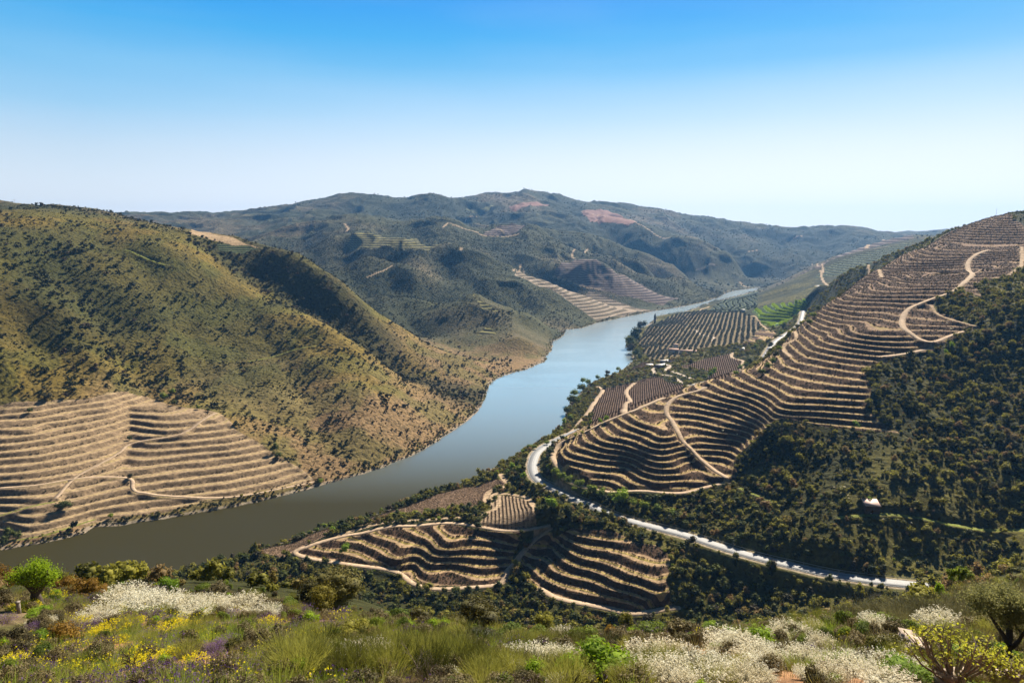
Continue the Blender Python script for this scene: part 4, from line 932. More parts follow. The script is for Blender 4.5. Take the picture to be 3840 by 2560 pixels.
def scatter(name, P, scale, protos, label, seed=0, kind='stuff', cat=None, weights=None, rot=None, zs=None):
    """one object that repeats the given plants on its points"""
    r = np.random.default_rng(seed); n = len(P)
    me = bpy.data.meshes.new(name); me.vertices.add(n); me.vertices.foreach_set('co', np.asarray(P, np.float32).ravel())
    def at(nm, ty, key, arr): a = me.attributes.new(nm, ty, 'POINT'); a.data.foreach_set(key, arr)
    sc3 = np.repeat(np.asarray(scale, np.float32)[:, None], 3, 1)
    sc3[:, 2] *= (r.uniform(.8, 1.2, n) if zs is None else zs)
    at('sc', 'FLOAT_VECTOR', 'vector', sc3.astype(np.float32).ravel())
    ro = np.zeros((n, 3), np.float32); ro[:, 2] = r.random(n) * 2 * math.pi if rot is None else rot
    at('ro', 'FLOAT_VECTOR', 'vector', ro.ravel())
    at('ix', 'INT', 'value', r.choice(len(protos), n, p=weights).astype(np.int32))
    o = bpy.data.objects.new(name, me); COL.objects.link(o)
    pc = bpy.data.collections.new(name + '_kinds')
    for i, p in enumerate(protos):
        c = bpy.data.objects.new('%s_%02d' % ('kind', i), p.data); pc.objects.link(c)
    ng = bpy.data.node_groups.new(name, 'GeometryNodeTree')
    ng.interface.new_socket('Geometry', in_out='INPUT', socket_type='NodeSocketGeometry'); ng.interface.new_socket('Geometry', in_out='OUTPUT', socket_type='NodeSocketGeometry')
    gi = ng.nodes.new('NodeGroupInput'); go = ng.nodes.new('NodeGroupOutput'); io = ng.nodes.new('GeometryNodeInstanceOnPoints'); ci = ng.nodes.new('GeometryNodeCollectionInfo')
    ci.inputs['Collection'].default_value = pc; ci.inputs['Separate Children'].default_value = True; ci.inputs['Reset Children'].default_value = True
    io.inputs['Pick Instance'].default_value = True
    def na(nm, ty): k = ng.nodes.new('GeometryNodeInputNamedAttribute'); k.data_type = ty; k.inputs['Name'].default_value = nm; return [s for s in k.outputs if s.enabled and s.name == 'Attribute'][0]
    L = ng.links.new
    L(gi.outputs[0], io.inputs['Points']); L(ci.outputs[0], io.inputs['Instance']); L(na('ix', 'INT'), io.inputs['Instance Index'])
    L(na('ro', 'FLOAT_VECTOR'), io.inputs['Rotation']); L(na('sc', 'FLOAT_VECTOR'), io.inputs['Scale']); L(io.outputs[0], go.inputs[0])
    md = o.modifiers.new('plants', 'NODES'); md.node_group = ng
    tag(o, label, cat, None, kind); return o
def polar_points(u0, u1, r0, r1, dens, seed, jitter=True):
    """random ground points, uniform per area"""
    r = np.random.default_rng(seed); area = (u1 - u0) * (r1 * r1 - r0 * r0) / 2; n = int(area * dens)
    u = r.uniform(u0, u1, n); q = np.sqrt(r.uniform(r0 * r0, r1 * r1, n)); return np.sin(u) * q, np.cos(u) * q
def seen(P, tall=2.0, n=90):
    """which points (raised by tall) the camera can see over the land"""
    P = np.asarray(P); T = np.exp(np.linspace(math.log(0.012), math.log(0.985), n))
    ok = np.ones(len(P), bool)
    for t in T:
        x = P[:, 0] * t; y = P[:, 1] * t; z = CAM_Z + (P[:, 2] + tall - CAM_Z) * t
        ok &= z > base(x, y)
    return ok
def project(P):
    P = np.asarray(P, float); x, y, z = P[:, 0], P[:, 1], P[:, 2] - CAM_Z
    f = y * CP_ - z * SP; up = y * SP + z * CP_
    return CX + F_PX * x / f, CY - F_PX * up / f, f
def ground(x, y):
    z, plot, zq, tw, tt, td, rd = surface(x, y, True)
    return z, plot, zq, tt, td, rd

# ------------------------------------------------------------------ shrubs over the hillsides
cand = {}     # kind -> arrays of candidates for single shrubs
def hillside():
    # far bank
    x, y = polar_points(-.80, .0, 430, 1350, .040, 11)
    m = isleft(x, y); x, y = x[m], y[m]
    z, plot, zq, tt, td, rd = ground(x, y)
    dg, _ = segdist(x, y, GULLY); dg2, _ = segdist(x, y, GULLY2)
    den = 0.36 + 0.48 * fbm(x, y, 100, 3, 101) + 0.38 * fbm(x, y, 22, 2, 102)
    den = np.maximum(den, .8 * sstep(85, 25, dg)); den = np.maximum(den, .8 * sstep(60, 15, dg2)); den = np.maximum(den, 1.2 * sstep(6, 2, z) * (z > .6))
    m = (rng.random(len(x)) < den) & (z > .7) & (plot < 0) & (td > 3)
    x, y, z, dg, dg2 = x[m], y[m], z[m], dg[m], dg2[m]
    s = rng.lognormal(.95, .5, len(x)).clip(1.0, 7.5); s = np.where((dg < 60) | (dg2 < 45), s * 1.35, s)
    return np.c_[x, y, z - .1], s
P1, S1 = hillside()
x, y = polar_points(-.80, 0, 430, 1350, .06, 12); m = isleft(x, y); x, y = x[m], y[m]
z, plot, zq, tt, td, rd = ground(x, y); m = (z > 1) & (plot < 0) & (td > 2) & (rng.random(len(x)) < .35 + .6 * fbm(x, y, 60, 3, 140))
P1g, S1g = np.c_[x, y, z - .1][m], rng.uniform(.8, 2.2, m.sum())
# hills beyond
x, y = polar_points(-.75, .5, 1350, 2500, .014, 13); z, plot, zq, tt, td, rd = ground(x, y)
m = isleft(x, y) & (z > 1) & (plot < 0) & (td > 6) & (rng.random(len(x)) < .40 + .55 * fbm(x, y, 160, 3, 104) + .04 * np.maximum(carve(x, y), 0)); P2, S2 = np.c_[x, y, z - .2][m], rng.uniform(2.2, 5.8, m.sum())
x, y = polar_points(-.3, .62, 2500, 4600, .0012, 14); z, plot, zq, tt, td, rd = ground(x, y)
m = (z > 1) & (plot < 0) & (rng.random(len(x)) < .4 + .6 * fbm(x, y, 300, 3, 105)); P3, S3 = np.c_[x, y, z - .3][m], rng.uniform(5, 11, m.sum())
# right bank
def right_scrub(dens, seed, r0=240, r1=1350):
    x, y = polar_points(-.80, .80, r0, r1, dens, seed); m = ~isleft(x, y); x, y = x[m], y[m]
    z, plot, zq, tt, td, rd = ground(x, y); m = (z > .8) & (plot < 0) & (td > 3.0) & (rd > 6.5); return x[m], y[m], z[m], td[m], rd[m]
x, y, z, td, rd = right_scrub(.17, 15)
d = np.maximum(.5, 0.72 + .55 * fbm(x, y, 70, 3, 106))  + .3 * fbm(x, y, 14, 2, 107); d = np.maximum(d, .75 * (np.hypot(x, y) < 420) * (x < 150)); d = np.where(np.hypot(x, y) > 800, d * .6, d)
m = rng.random(len(x)) < d; P4, S4 = np.c_[x, y, z - .15][m], rng.lognormal(.85, .58, m.sum()).clip(.8, 7.5)
x, y, z, td, rd = right_scrub(.035, 16)
m = rng.random(len(x)) < .35 + .7 * fbm(x, y, 55, 3, 109); P4g, S4g = np.c_[x, y, z - .1][m], rng.uniform(.8, 2.6, m.sum())
# trees of the ravine and the road banks
x, y, z, td, rd = right_scrub(.034, 17, 240, 520)
rav = sstep(58, 30, z) ; m = rng.random(len(x)) < rav * .9; P5, S5 = np.c_[x, y, z - .3][m], rng.uniform(2.8, 6.4, m.sum())
# our own slope below the flowery edge
x, y = polar_points(-.8, .8, 75, 242, .02, 18); z = surface(x, y); P6, S6 = np.c_[x, y, z - .2], rng.uniform(1.5, 4.2, len(x))
# riverside bushes: a thick belt at the far bank waterline and along the right bank
def belt(shore, n, seed, z=0.4, spread=4):
    r = np.random.default_rng(seed); L_ = np.array([PZ(a, b, 0)[:2] for a, b in shore]); seg = np.linalg.norm(np.diff(L_, axis=0), axis=1); c = np.r_[0, np.cumsum(seg)]
    t = r.uniform(0, c[-1], n); i = np.searchsorted(c, t) - 1; i = i.clip(0, len(seg) - 1); f = (t - c[i]) / seg[i]
    p = L_[i] * (1 - f)[:, None] + L_[i + 1] * f[:, None] + r.normal(size=(n, 2)) * spread
    zz, plot, zq, tt, td, rd = ground(p[:, 0], p[:, 1]); m = (zz > .25) & (rd > 8) & (plot < 0); return np.c_[p, zz - .2][m]
BL = belt(SHORE_L, 5200, 19, spread=4.5); BR = belt(SHORE_R[:24], 700, 20, spread=6)
sBL = rng.uniform(1.0, 3.0, len(BL)); sBR = rng.uniform(1.5, 4.5, len(BR))

def copies(proto, P, S, name, label, cat, group, seed=0, zs=None):
    r = np.random.default_rng(seed); out = []
    for i in range(len(P)):
        pr = proto[r.integers(len(proto))]; o = pr.copy(); o.name = name; o.location = P[i]; s = float(S[i])
        o.scale = (s, s, s * r.uniform(.85, 1.15)); o.rotation_euler = (0, 0, r.random() * 6.283); COL.objects.link(o)
        tag(o, label, cat, group); out.append(o)
    return out
def split(P, S, k, tall=1.0, region=None):
    """the k plants that show largest in the picture, and the rest"""
    px, py, f = project(P); ok = (f > 1) & (px > 5) & (px < 2347) & (py > 0) & (py < 1560)
    if region is not None: ok &= region(px, py)
    idx = np.nonzero(ok)[0]; idx = idx[np.argsort(-(S[idx] / f[idx]))][:int(k * 2.2)]
    idx = idx[seen(P[idx], tall)][:k]
    rest = np.ones(len(P), bool); rest[idx] = False; return idx, rest
i, rest = split(P1, S1, 300); copies(PROTO['hill'], P1[i], S1[i], 'hillside_shrub', 'dark rounded evergreen shrub dotting the dry sunlit hillside across the river', 'shrub', 'dark shrubs on the far bank hillside', 1)
scatter('hillside_scrub', P1[rest], S1[rest], PROTO['hill'], 'dark low shrubs covering the far bank hillside', 2)
scatter('hillside_green_scrub', P1g, S1g, PROTO['hillgreen'], 'low yellow green bushes covering the far bank hillside', 3)
scatter('distant_scrub', P2, S2, PROTO['hill'], 'dark shrubs over the middle hills up the valley', 4)
scatter('mountain_woods', P3, S3, PROTO['hill'], 'tiny dark trees over the blue mountains', 5)
i, rest = split(P4, S4, 300); copies(PROTO['scrub'], P4[i], S4[i], 'scrub_bush', 'dense olive green bush in the scrub of the near right bank', 'bush', 'bushes in the scrub on the near bank', 6)
scatter('right_bank_scrub', P4[rest], S4[rest], PROTO['scrub'], 'mixed olive and dark green scrub on the right bank', 7)
scatter('right_bank_undergrowth', P4g, S4g, PROTO['green'] + PROTO['heath'], 'fresh green and brown undergrowth on the right bank', 8, weights=[.25, .25, .5])
i, rest = split(P5, S5, 260, 3); copies(PROTO['oak'], P5[i], S5[i], 'evergreen_oak', 'dark evergreen oak in the shaded ravine and along the road banks', 'oak tree', 'dark oaks of the ravine', 9)
if rest.sum(): scatter('ravine_woods', P5[rest], S5[rest], PROTO['oak'], 'dark evergreen trees filling the ravine', 10)
scatter('slope_scrub', P6, S6, PROTO['scrub'], 'scrub on the steep slope below the flowery edge', 11)
scatter('shoreline_bushes', np.vstack([BL, BR]), np.r_[sBL, sBR], PROTO['hill'] + PROTO['scrub'][:2], 'low bushes along both waterlines', 12)
# ------------------------------------------------------------------ road and tracks as strips
def strip(name, line, hw, zo, mat, label, off=0.0, thick=0.14, kind='structure', hw2=None):
    L_ = np.array(line); d = np.gradient(L_[:, :2], axis=0); d /= np.linalg.norm(d, axis=1)[:, None] + 1e-9; nrm = np.c_[-d[:, 1], d[:, 0]]
    c = L_.copy(); c[:, :2] += nrm * off; c[:, 2] += zo; V_ = []
    for s_, dz in ((-1, -thick), (-1, 0), (0, 0.03 if hw > 1 else 0), (1, 0), (1, -thick)):
        p = c.copy(); p[:, :2] += nrm * hw * s_; p[:, 2] += dz; V_.append(p)
    V_ = np.stack(V_, 1).reshape(-1, 3); n = len(L_); F_ = []
    for i in range(n - 1):
        for k in range(4): F_.append((i * 5 + k, i * 5 + k + 1, (i + 1) * 5 + k + 1, (i + 1) * 5 + k))
    o = mesh_obj(name, V_, np.array(F_), mat, smooth=False)
    if label: tag(o, label, None, None, kind)
    return o, nrm
ASPH = simple('sunlit_asphalt', (.27, .27, .265), .65, .10, .6, .1, .5)
PAINT = simple('road_paint', (.78, .77, .72), .6, .08, 2.0)
DIRT = simple('track_dirt', (.47, .345, .225), .95, .25, .5, .5)
STEEL = simple('galvanised_steel', (.42, .42, .40), .45, .1, 2.0)
for k, rd in enumerate(roads):
    r2 = rd[::4]
    strip('road', r2, (3.7, 3.4, 3.4)[k], 0.0, ASPH, ['pale sunlit road curving round the terraced hill', 'pale stretch of road behind the terraced hill', 'short far stretch of the pale road by the dark grove'][k])
    if k == 0:
        for off in (-3.3, 3.3): strip('road_markings', r2, .09, 0.03, PAINT, 'white edge line along the road', off, .01)
        strip('road_markings', r2, .07, 0.05, PAINT, 'white centre line of the road', 0.0, .01)
for (w, hw, tone, own) in TRACKS:
    if own:
        mat = DIRT if tone == 'dirt' else None
        if tone == 'grass': continue
        strip('dirt_track', w, hw * .97, 0.03, DIRT, 'pale dirt track between vineyard terraces')
# guard rail on the valley side of the road
def guardrail(line, off, label, a, b):
    L_ = np.array(line)[a:b:6]; d = np.gradient(L_[:, :2], axis=0); d /= np.linalg.norm(d, axis=1)[:, None]; nrm = np.c_[-d[:, 1], d[:, 0]]
    P = L_.copy(); P[:, :2] += nrm * off
    e = bpy.data.objects.new('guard_rail', None); e.location = P[0]; COL.objects.link(e); tag(e, label, 'guard rail')
    Q = P - P[0]; V_ = []; prof = [(0, .45), (.04, .52), (0, .60), (.04, .68), (0, .76)]
    for i in range(len(Q)):
        for (o_, h_) in prof: V_.append((Q[i][0] + nrm[i][0] * o_, Q[i][1] + nrm[i][1] * o_, Q[i][2] + h_ + .1))
        for (o_, h_) in prof[::-1]: V_.append((Q[i][0] + nrm[i][0] * (o_ + .03), Q[i][1] + nrm[i][1] * (o_ + .03), Q[i][2] + h_ + .1))
    k = 10; F_ = [(i * k + j, i * k + (j + 1) % k, (i + 1) * k + (j + 1) % k, (i + 1) * k + j) for i in range(len(Q) - 1) for j in range(k)]
    mesh_obj('rail', V_, F_, STEEL, e)
    pm = MB().box((0, 0, .35), (.12, .12, 1.0)); p0 = None
    for q in Q[::2]:
        if p0 is None: p0 = pm.obj('post', STEEL, e); o = p0
        else: o = p0.copy(); COL.objects.link(o); o.parent = e
        o.location = q
L0 = roads[0]; nR = len(L0)
guardrail(L0, 5.3 if True else 0, 'steel guard rail round the outside of the road bend above the river', int(nR * .02), int(nR * .42))
guardrail(L0, 5.3, 'steel guard rail on the ravine side of the straight road', int(nR * .44), int(nR * .92))

# ------------------------------------------------------------------ vines, olives, crops
def vine_proto(seed, mat, name, n=26, lf=0):
    r = np.random.default_rng(seed); m = MB(); m.add(*tube([(0, 0, 0), (.05, 0, .35), (0, .03, .6)], [.05, .04, .03], 4))
    V_, F_, _ = stems(n, 1.0, .5, .05, seed, segs=2, r0=.3); V_[:, 2] = V_[:, 2] * .75 + .25; m.add(V_, F_)
    if lf: m.add(*tufts(np.c_[r.normal(size=(lf, 2)) * .32, r.uniform(.3, 1.3, lf)], .16, r))
    return m.obj(name, MF[mat], link=False)
VINE = [vine_proto(3, 'vine', 'vine'), vine_proto(4, 'vine', 'vine')]
VINEG = [vine_proto(5, 'vinegreen', 'vine', 14, 26), vine_proto(6, 'vinegreen', 'vine', 14, 26)]
def inside_grid(nm, n=None, dens=None, seed=0):
    P = POLY[nm]; lo, hi = P.min(0), P.max(0); r = np.random.default_rng(seed); A_ = (hi - lo).prod(); n = int(A_ * dens)
    x = r.uniform(lo[0], hi[0], n); y = r.uniform(lo[1], hi[1], n); m = inpoly(x, y, P); return x[m], y[m]
def bench_points(nm, dens, seed, pos=.62, tol=.035, lim=None, tdmin=2.5):
    x, y = inside_grid(nm, dens=dens, seed=seed)
    out = []
    z, plot, zq, tw, tt, td, rd = surface(x, y, True); f = (zq - np.floor(zq)) / PLOTS[nm][3]
    m = (np.abs(f - pos) < tol / PLOTS[nm][3]) & (plot == PN.index(nm)) & (td > tdmin) & (rd > 7)
    return np.c_[x, y, z][m]
V_all = np.vstack([bench_points('nose', 1.1, 31), bench_points('lower_left', 2.6, 32), bench_points('lower_right', 2.6, 33), bench_points('curls', 1.0, 34)])
scatter('terrace_vines', V_all, rng.uniform(1.0, 1.5, len(V_all)), VINE, 'leafless brown vines in rows along the terrace benches', 21)
Gv = np.vstack([bench_points('green_rows', .9, 35, .5, .16)]); scatter('green_vines', Gv, rng.uniform(1.6, 2.6, len(Gv)), VINEG, 'leafy bright green vine rows on the terraces beyond the white road', 22)
Tv = np.vstack([bench_points('teal_low', .25, 36, .5, .12), bench_points('teal_high', .08, 37, .5, .12)]); scatter('distant_vines', Tv, rng.uniform(1.8, 3.0, len(Tv)), PROTO['hill'], 'dark green vine rows on the distant terraces', 23)
# rough growth on the banks
def bank_points(nm, dens, seed):
    x, y = inside_grid(nm, dens=dens, seed=seed); z, plot, zq, tw, tt, td, rd = surface(x, y, True); f = zq - np.floor(zq); wb = PLOTS[nm][3]
    m = (f > wb + .06) & (f < .97) & (plot == PN.index(nm)) & (td > 2) & (rd > 7); return np.c_[x, y, z - .1][m]
Bk = np.vstack([bank_points('nose', .42, 41), bank_points('lower_left', .8, 42), bank_points('lower_right', .8, 43)])
scatter('bank_growth', Bk, rng.uniform(.5, 1.3, len(Bk)), PROTO['heath'] + PROTO['hill'][:2], 'low brown growth on the terrace banks', 24)
x, y = inside_grid('left_terraces', dens=1.0, seed=44); z, plot, zq, tw, tt, td, rd = surface(x, y, True); f_ = zq - np.floor(zq); m = (np.abs(f_ - .60) < .07) & (td > 2) & (rng.random(len(x)) < .35 + .5 * fbm(x, y, 30, 3, 144)); Bt = np.c_[x, y, z - .1][m]; scatter('bank_growth', Bt, rng.uniform(.5, 1.5, len(Bt)), PROTO['hill'], 'low dark growth on the stony terraces of the far bank', 25)
def row_points(nm, ang, gap, step, jit=.12, tmin=2.6):
    P = POLY[nm]; c = P.mean(0); R_ = np.abs(P - c).max() * 1.6; a = np.arange(-R_, R_, gap); b = np.arange(-R_, R_, step)
    A_, B_ = np.meshgrid(a, b, indexing='ij'); A_ = A_.ravel() + rng.normal(size=A_.size) * jit; B_ = B_.ravel() + rng.normal(size=B_.size) * jit
    x = c[0] + A_ * math.cos(ang) - B_ * math.sin(ang); y = c[1] + A_ * math.sin(ang) + B_ * math.cos(ang)
    m = inpoly(x, y, P); x, y = x[m], y[m]; z, plot, zq, tw, tt, td, rd = surface(x, y, True); m = (td > tmin) & (plot == PN.index(nm)) & (rd > 7); return np.c_[x, y, z][m]
Fv = np.vstack([row_points('flat_rows', 0.03, 2.4, .9, .07, 1.5), row_points('river_strip', -.95, 2.3, 1.1), row_points('river_tip', -.95, 2.3, 1.1)])
scatter('field_vines', Fv, rng.uniform(1.1, 1.5, len(Fv)), VINE, 'leafless vines in straight rows on the plots by the river', 26)
Fv = np.vstack([row_points('field_a', -.18, 2.5, 1.3), row_points('field_b', -.25, 2.5, 1.3), row_points('field_c', -.5, 2.5, 1.3)])
scatter('field_vines', Fv, rng.uniform(1.2, 1.7, len(Fv)), VINE, 'leafless vines in straight rows on the dark brown fields', 27)
Ol = row_points('grove', -.33, 8.6, 5.6, .5, 3.0); So = rng.uniform(4.6, 7.0, len(Ol))
i, rest = split(Ol, So, 300, 3); copies(PROTO['olive'], Ol[i], So[i], 'olive_tree', 'small grey green olive tree in the planted rows beyond the farm', 'olive tree', 'olive trees planted in rows', 28)
if rest.sum(): scatter('olive_grove', Ol[rest], So[rest], PROTO['olive'], 'more rows of grey green olive trees', 29)

# ------------------------------------------------------------------ single trees and bushes placed where the photograph has them
def put(kind, px, py, hpx, name, label, cat, group=None, seed=0, wfac=1.0):
    w, ok = castpx([(px, py)], surface); p = w[0]; f = project([p])[2][0]; h = hpx * f / F_PX * 1.02
    pr = PROTO[kind][(int(px) + seed) % len(PROTO[kind])]; o = pr.copy(); o.name = name; p[2] -= .1 * h * .3
    o.location = p; o.scale = (h * wfac, h * wfac, h); o.rotation_euler = (0, 0, (px * 7.3) % 6.28); COL.objects.link(o); return tag(o, label, cat, group)
RB = 'green bushes on the river side of the road bend'
for px, py, h in [(1217,1034,17),(1203,1048,15),(1256,1021,12),(1193,1065,15),(1176,1080,18),(1165,1092,18),(1193,1085,20),(1228,1031,12),(1140,1092,13),(1296,975,14),(1288,992,14),(1270,1004,12)]:
    put('green' if (px % 3) else 'bright', px, py, h * 1.25, 'roadside_bush', 'fresh green bush between the road bend and the river', 'bush', RB)
for px, py, h in [(1305,950,22),(1313,930,24),(1320,912,22),(1335,898,20),(1350,885,18),(1372,872,14),(1328,925,20),(1310,965,18),(1340,880,16),(1395,860,12),(1420,852,12)]:
    put('oak' if px % 2 else 'green', px, py, h * 1.2, 'shoreline_tree', 'tree in the dark green line between the river and the brown field', 'tree', 'trees along the near shore by the brown field', 1)
RU = 'green bushes between the road and the terraced nose'
for px, py, h in [(1255,1062,18),(1262,1078,16),(1277,1092,24),(1290,1102,24),(1306,1110,24),(1330,1120,26),(1360,1132,26),(1380,1142,28),(1405,1150,28),(1430,1158,26),(1455,1163,24),(1480,1170,26),(1510,1180,28),(1540,1190,28),(1572,1198,24),(1345,1140,18),(1320,1130,16)]:
    put('green', px, py, h * 1.15, 'roadside_bush', 'green bush on the bank between the road and the lowest terrace track', 'bush', RU)
put('bright', 1427, 1160, 42, 'roadside_tree', 'largest fresh green tree above the road below the terraced nose', 'tree', wfac=1.1)
put('oak', 1291, 1010, 16, 'roadside_tree', 'dark round tree at the inner edge of the road before the bend', 'tree')
put('oak', 1264, 1042, 24, 'roadside_tree', 'dark tree above the inside of the road bend', 'tree')
put('oak', 1353, 987, 11, 'roadside_tree', 'small dark tree where the road slips behind the terraces', 'tree')
for px, py, h in [(1357,975,12),(1378,973,16),(1392,968,17)]: put('bright', px, py, h, 'roadside_bush', 'bright green bush between the brown field and the road', 'bush', 'bright bushes at the field corner', px)
for px, py, h in [(1322,1003,13),(1337,997,12),(1300,1010,10)]: put('yellowgreen', px, py, h, 'roadside_bush', 'pale yellow green bush on the inner verge of the road', 'bush', 'pale bushes on the verge')
put('bright', 1202, 1100, 19, 'roadside_tree', 'bright green round tree at the tip of the road bend', 'tree')
put('bright', 1265, 1172, 36, 'ravine_tree', 'bright green tree in the ravine below the road bend', 'tree')
put('green', 1248, 1160, 26, 'ravine_tree', 'mid green tree beside the bright one below the road bend', 'tree')
put('oak', 1302, 1186, 34, 'ravine_tree', 'tall dark pointed tree against the road', 'tree', wfac=.7)
put('yellowgreen', 1292, 1220, 17, 'bush', 'yellow green bush at the top corner of the steep right terraces', 'bush')
put('yellowgreen', 1527, 1268, 11, 'bush', 'tiny yellow green bush at the right end of the steep terraces', 'bush')
put('yellowgreen', 924, 1188, 20, 'willow', 'yellow green willow left of its twin above the river strip', 'willow')
put('yellowgreen', 952, 1186, 21, 'willow', 'yellow green willow right of its twin above the river strip', 'willow')
put('yellowgreen', 1013, 1180, 20, 'willow', 'wide yellow green willow left in the clump by the dark bank', 'willow', wfac=1.3)
put('yellowgreen', 1034, 1175, 20, 'willow', 'tall yellow green willow right in the clump by the dark bank', 'willow')
put('green', 1008, 1195, 16, 'bush', 'dark green bush below the willow clump', 'bush')
put('oak', 1079, 1193, 18, 'dark_tree', 'dark round tree on the wall of the straight row plot', 'tree')
put('oak', 913, 1203, 16, 'dark_tree', 'dark round tree below the twin willows', 'tree')
put('bright', 764, 1224, 20, 'bright_tree', 'bright green small tree on the tip by the water', 'tree')
put('oak', 792, 1221, 15, 'dark_tree', 'dark tree on a mound at the start of the river strip', 'tree')
put('green', 778, 1206, 15, 'shoreline_tree', 'green tree at the waterline behind the strip tip', 'tree')
put('bright', 793, 1275, 31, 'bright_tree', 'bright green round tree standing on the bank of the lower terraces', 'tree')
for px, py, h in [(686,1234,11),(709,1228,13),(727,1222,14),(745,1214,17),(876,1176,12),(888,1172,11),(932,1156,9),(958,1148,12),(1010,1130,6),(846,1188,7),(1101,1104,11),(1138,1095,11),(822,1194,6)]:
    put('green', px, py, h * 1.2, 'shoreline_bush', 'small green bush on the edge of the river strip at the water', 'bush', 'bushes at the edge of the river strip')
put('rust', 1206, 1258, 22, 'russet_bush', 'russet and dark bush beside the steep dirt path between the terraces', 'bush')
put('oak', 1213, 1250, 22, 'dark_tree', 'dark bush behind the russet one by the steep path', 'bush')
put('oak', 144, 1172, 27, 'lone_oak', 'lone dark round oak on the pale terraces across the river', 'oak tree', wfac=1.5)
put('oak', 70, 947, 16, 'dark_bush', 'small dark bush on the top edge of the pale terraces', 'bush'); put('oak', 112, 918, 24, 'dark_tree', 'dark round tree just above the pale terraces', 'tree')
for px, py, h in [(20,1240,34),(8,1254,28),(40,1235,24),(255,1190,18),(300,1100,16),(298,1010,14),(375,918,26),(395,905,20),(400,930,16),(632,1040,26),(640,1052,20),(737,1110,18),(455,940,14),(478,945,12)]:
    put('green' if px % 2 else 'oak', px, py, h, 'far_bank_bush', 'isolated bush or small tree on the edge of the far bank terraces', 'bush', 'bushes along the pale terraces')
# peninsula
for px, py, h in [(1447,800,30),(1455,790,34),(1463,770,22),(1450,812,24),(1470,760,20),(1478,752,18),(1462,820,22),(1470,828,16)]:
    put('oak', px, py, h * 1.2, 'shoreline_tree', 'big dark tree on the wooded point sticking into the river', 'tree', 'dark trees on the river point', 2)
for px, py, h in [(1640,861,20),(1632,866,16),(1605,866,14),(1592,870,12),(1618,870,14)]: put('bright' if px > 1630 else 'green', px, py, h, 'field_bush', 'green bush on the bank between the two brown fields', 'bush', 'bushes between the brown fields')
for px, py, h in [(1453,878,8),(1462,875,8),(1480,872,9),(1498,866,9),(1440,884,8),(1425,888,8),(1408,892,8)]: put('olive', px, py, h * 1.5, 'olive_tree', 'olive tree in the short strip above the brown field', 'olive tree', 'olive trees above the brown field')
for px, py, h in [(1700,850,16),(1712,845,18),(1722,838,18),(1770,800,16),(1795,770,16),(1800,755,16),(1748,860,18),(1762,848,20),(1775,836,20),(1782,822,18),(1790,806,16),(1858,745,16),(1868,730,16),(1878,715,14),(1820,728,10),(1690,862,14),(1735,800,14),(1745,790,14)]: put('green' if px % 3 else 'oak', px, py, h * 1.15, 'roadside_bush', 'dense green bush along the white road behind the terraced hill', 'bush', 'bushes along the white road behind the hill')
put('bright', 1997, 1152, 14, 'bright_bush', 'bright yellow green bush right behind the small hut', 'bush')
put('bright', 1965, 983, 20, 'bright_tree', 'bright green tree on the scrub edge under the long terraces', 'tree')
for px, py, h in [(2185,802,20),(2172,815,16),(1828,700,14)]: put('bright', px, py, h, 'bright_tree', 'bright green tree at the corner of the upper dirt track', 'tree', 'bright trees by the upper track', px)
# scrub with white flowers on the right slope
rr = np.random.default_rng(5)
PROTO['whitebloom'] = crown_set('flowering_bush', 'broom', [(200, .05, 1, .7, 7)])
for k in range(46):
    cx_, cy_ = [(1750,985),(1930,1120),(2200,760),(2180,1010),(1640,1160),(2050,1210),(2250,900)][k % 7]; px = cx_ + rr.normal() * 45; py = cy_ + rr.normal() * 22
    if px < 2340: put('whitebloom', px, py, rr.uniform(4, 8), 'flowering_bush', 'small cream flowering bush among the dark scrub of the right slope', 'bush', 'cream flowering bushes on the right slope')
# cypress
def cypress(px, py, hpx, label):
    w, _ = castpx([(px, py)], surface); f = project(w)[2][0]; h = hpx * f / F_PX
    r = np.random.default_rng(int(px)); n = 500; t = r.random(n); rad = .13 * np.sin(np.pi * (0.12 + .86 * t)) ** .7 * (.7 + .4 * r.random(n)); a = r.random(n) * 6.283
    P = np.c_[np.cos(a) * rad, np.sin(a) * rad, t]; V_, F_ = tufts(P, .028, r); V_2, F_2 = tube([(0, 0, 0), (0, 0, .5), (0, 0, .95)], [.08, .09, .01], 6)
    m = MB().add(V_, F_).add(V_2, F_2); o = m.obj('cypress', MF['cypress']); o.location = w[0]; o.scale = (h, h, h); tag(o, label, 'cypress')
cypress(1504, 742, 22, 'tall thin cypress standing out above the wooded river point'); cypress(1561, 812, 15, 'dark cypress in front of the white farmhouse')
cypress(1588, 806, 8, 'small cypress at the right end of the farmhouse')

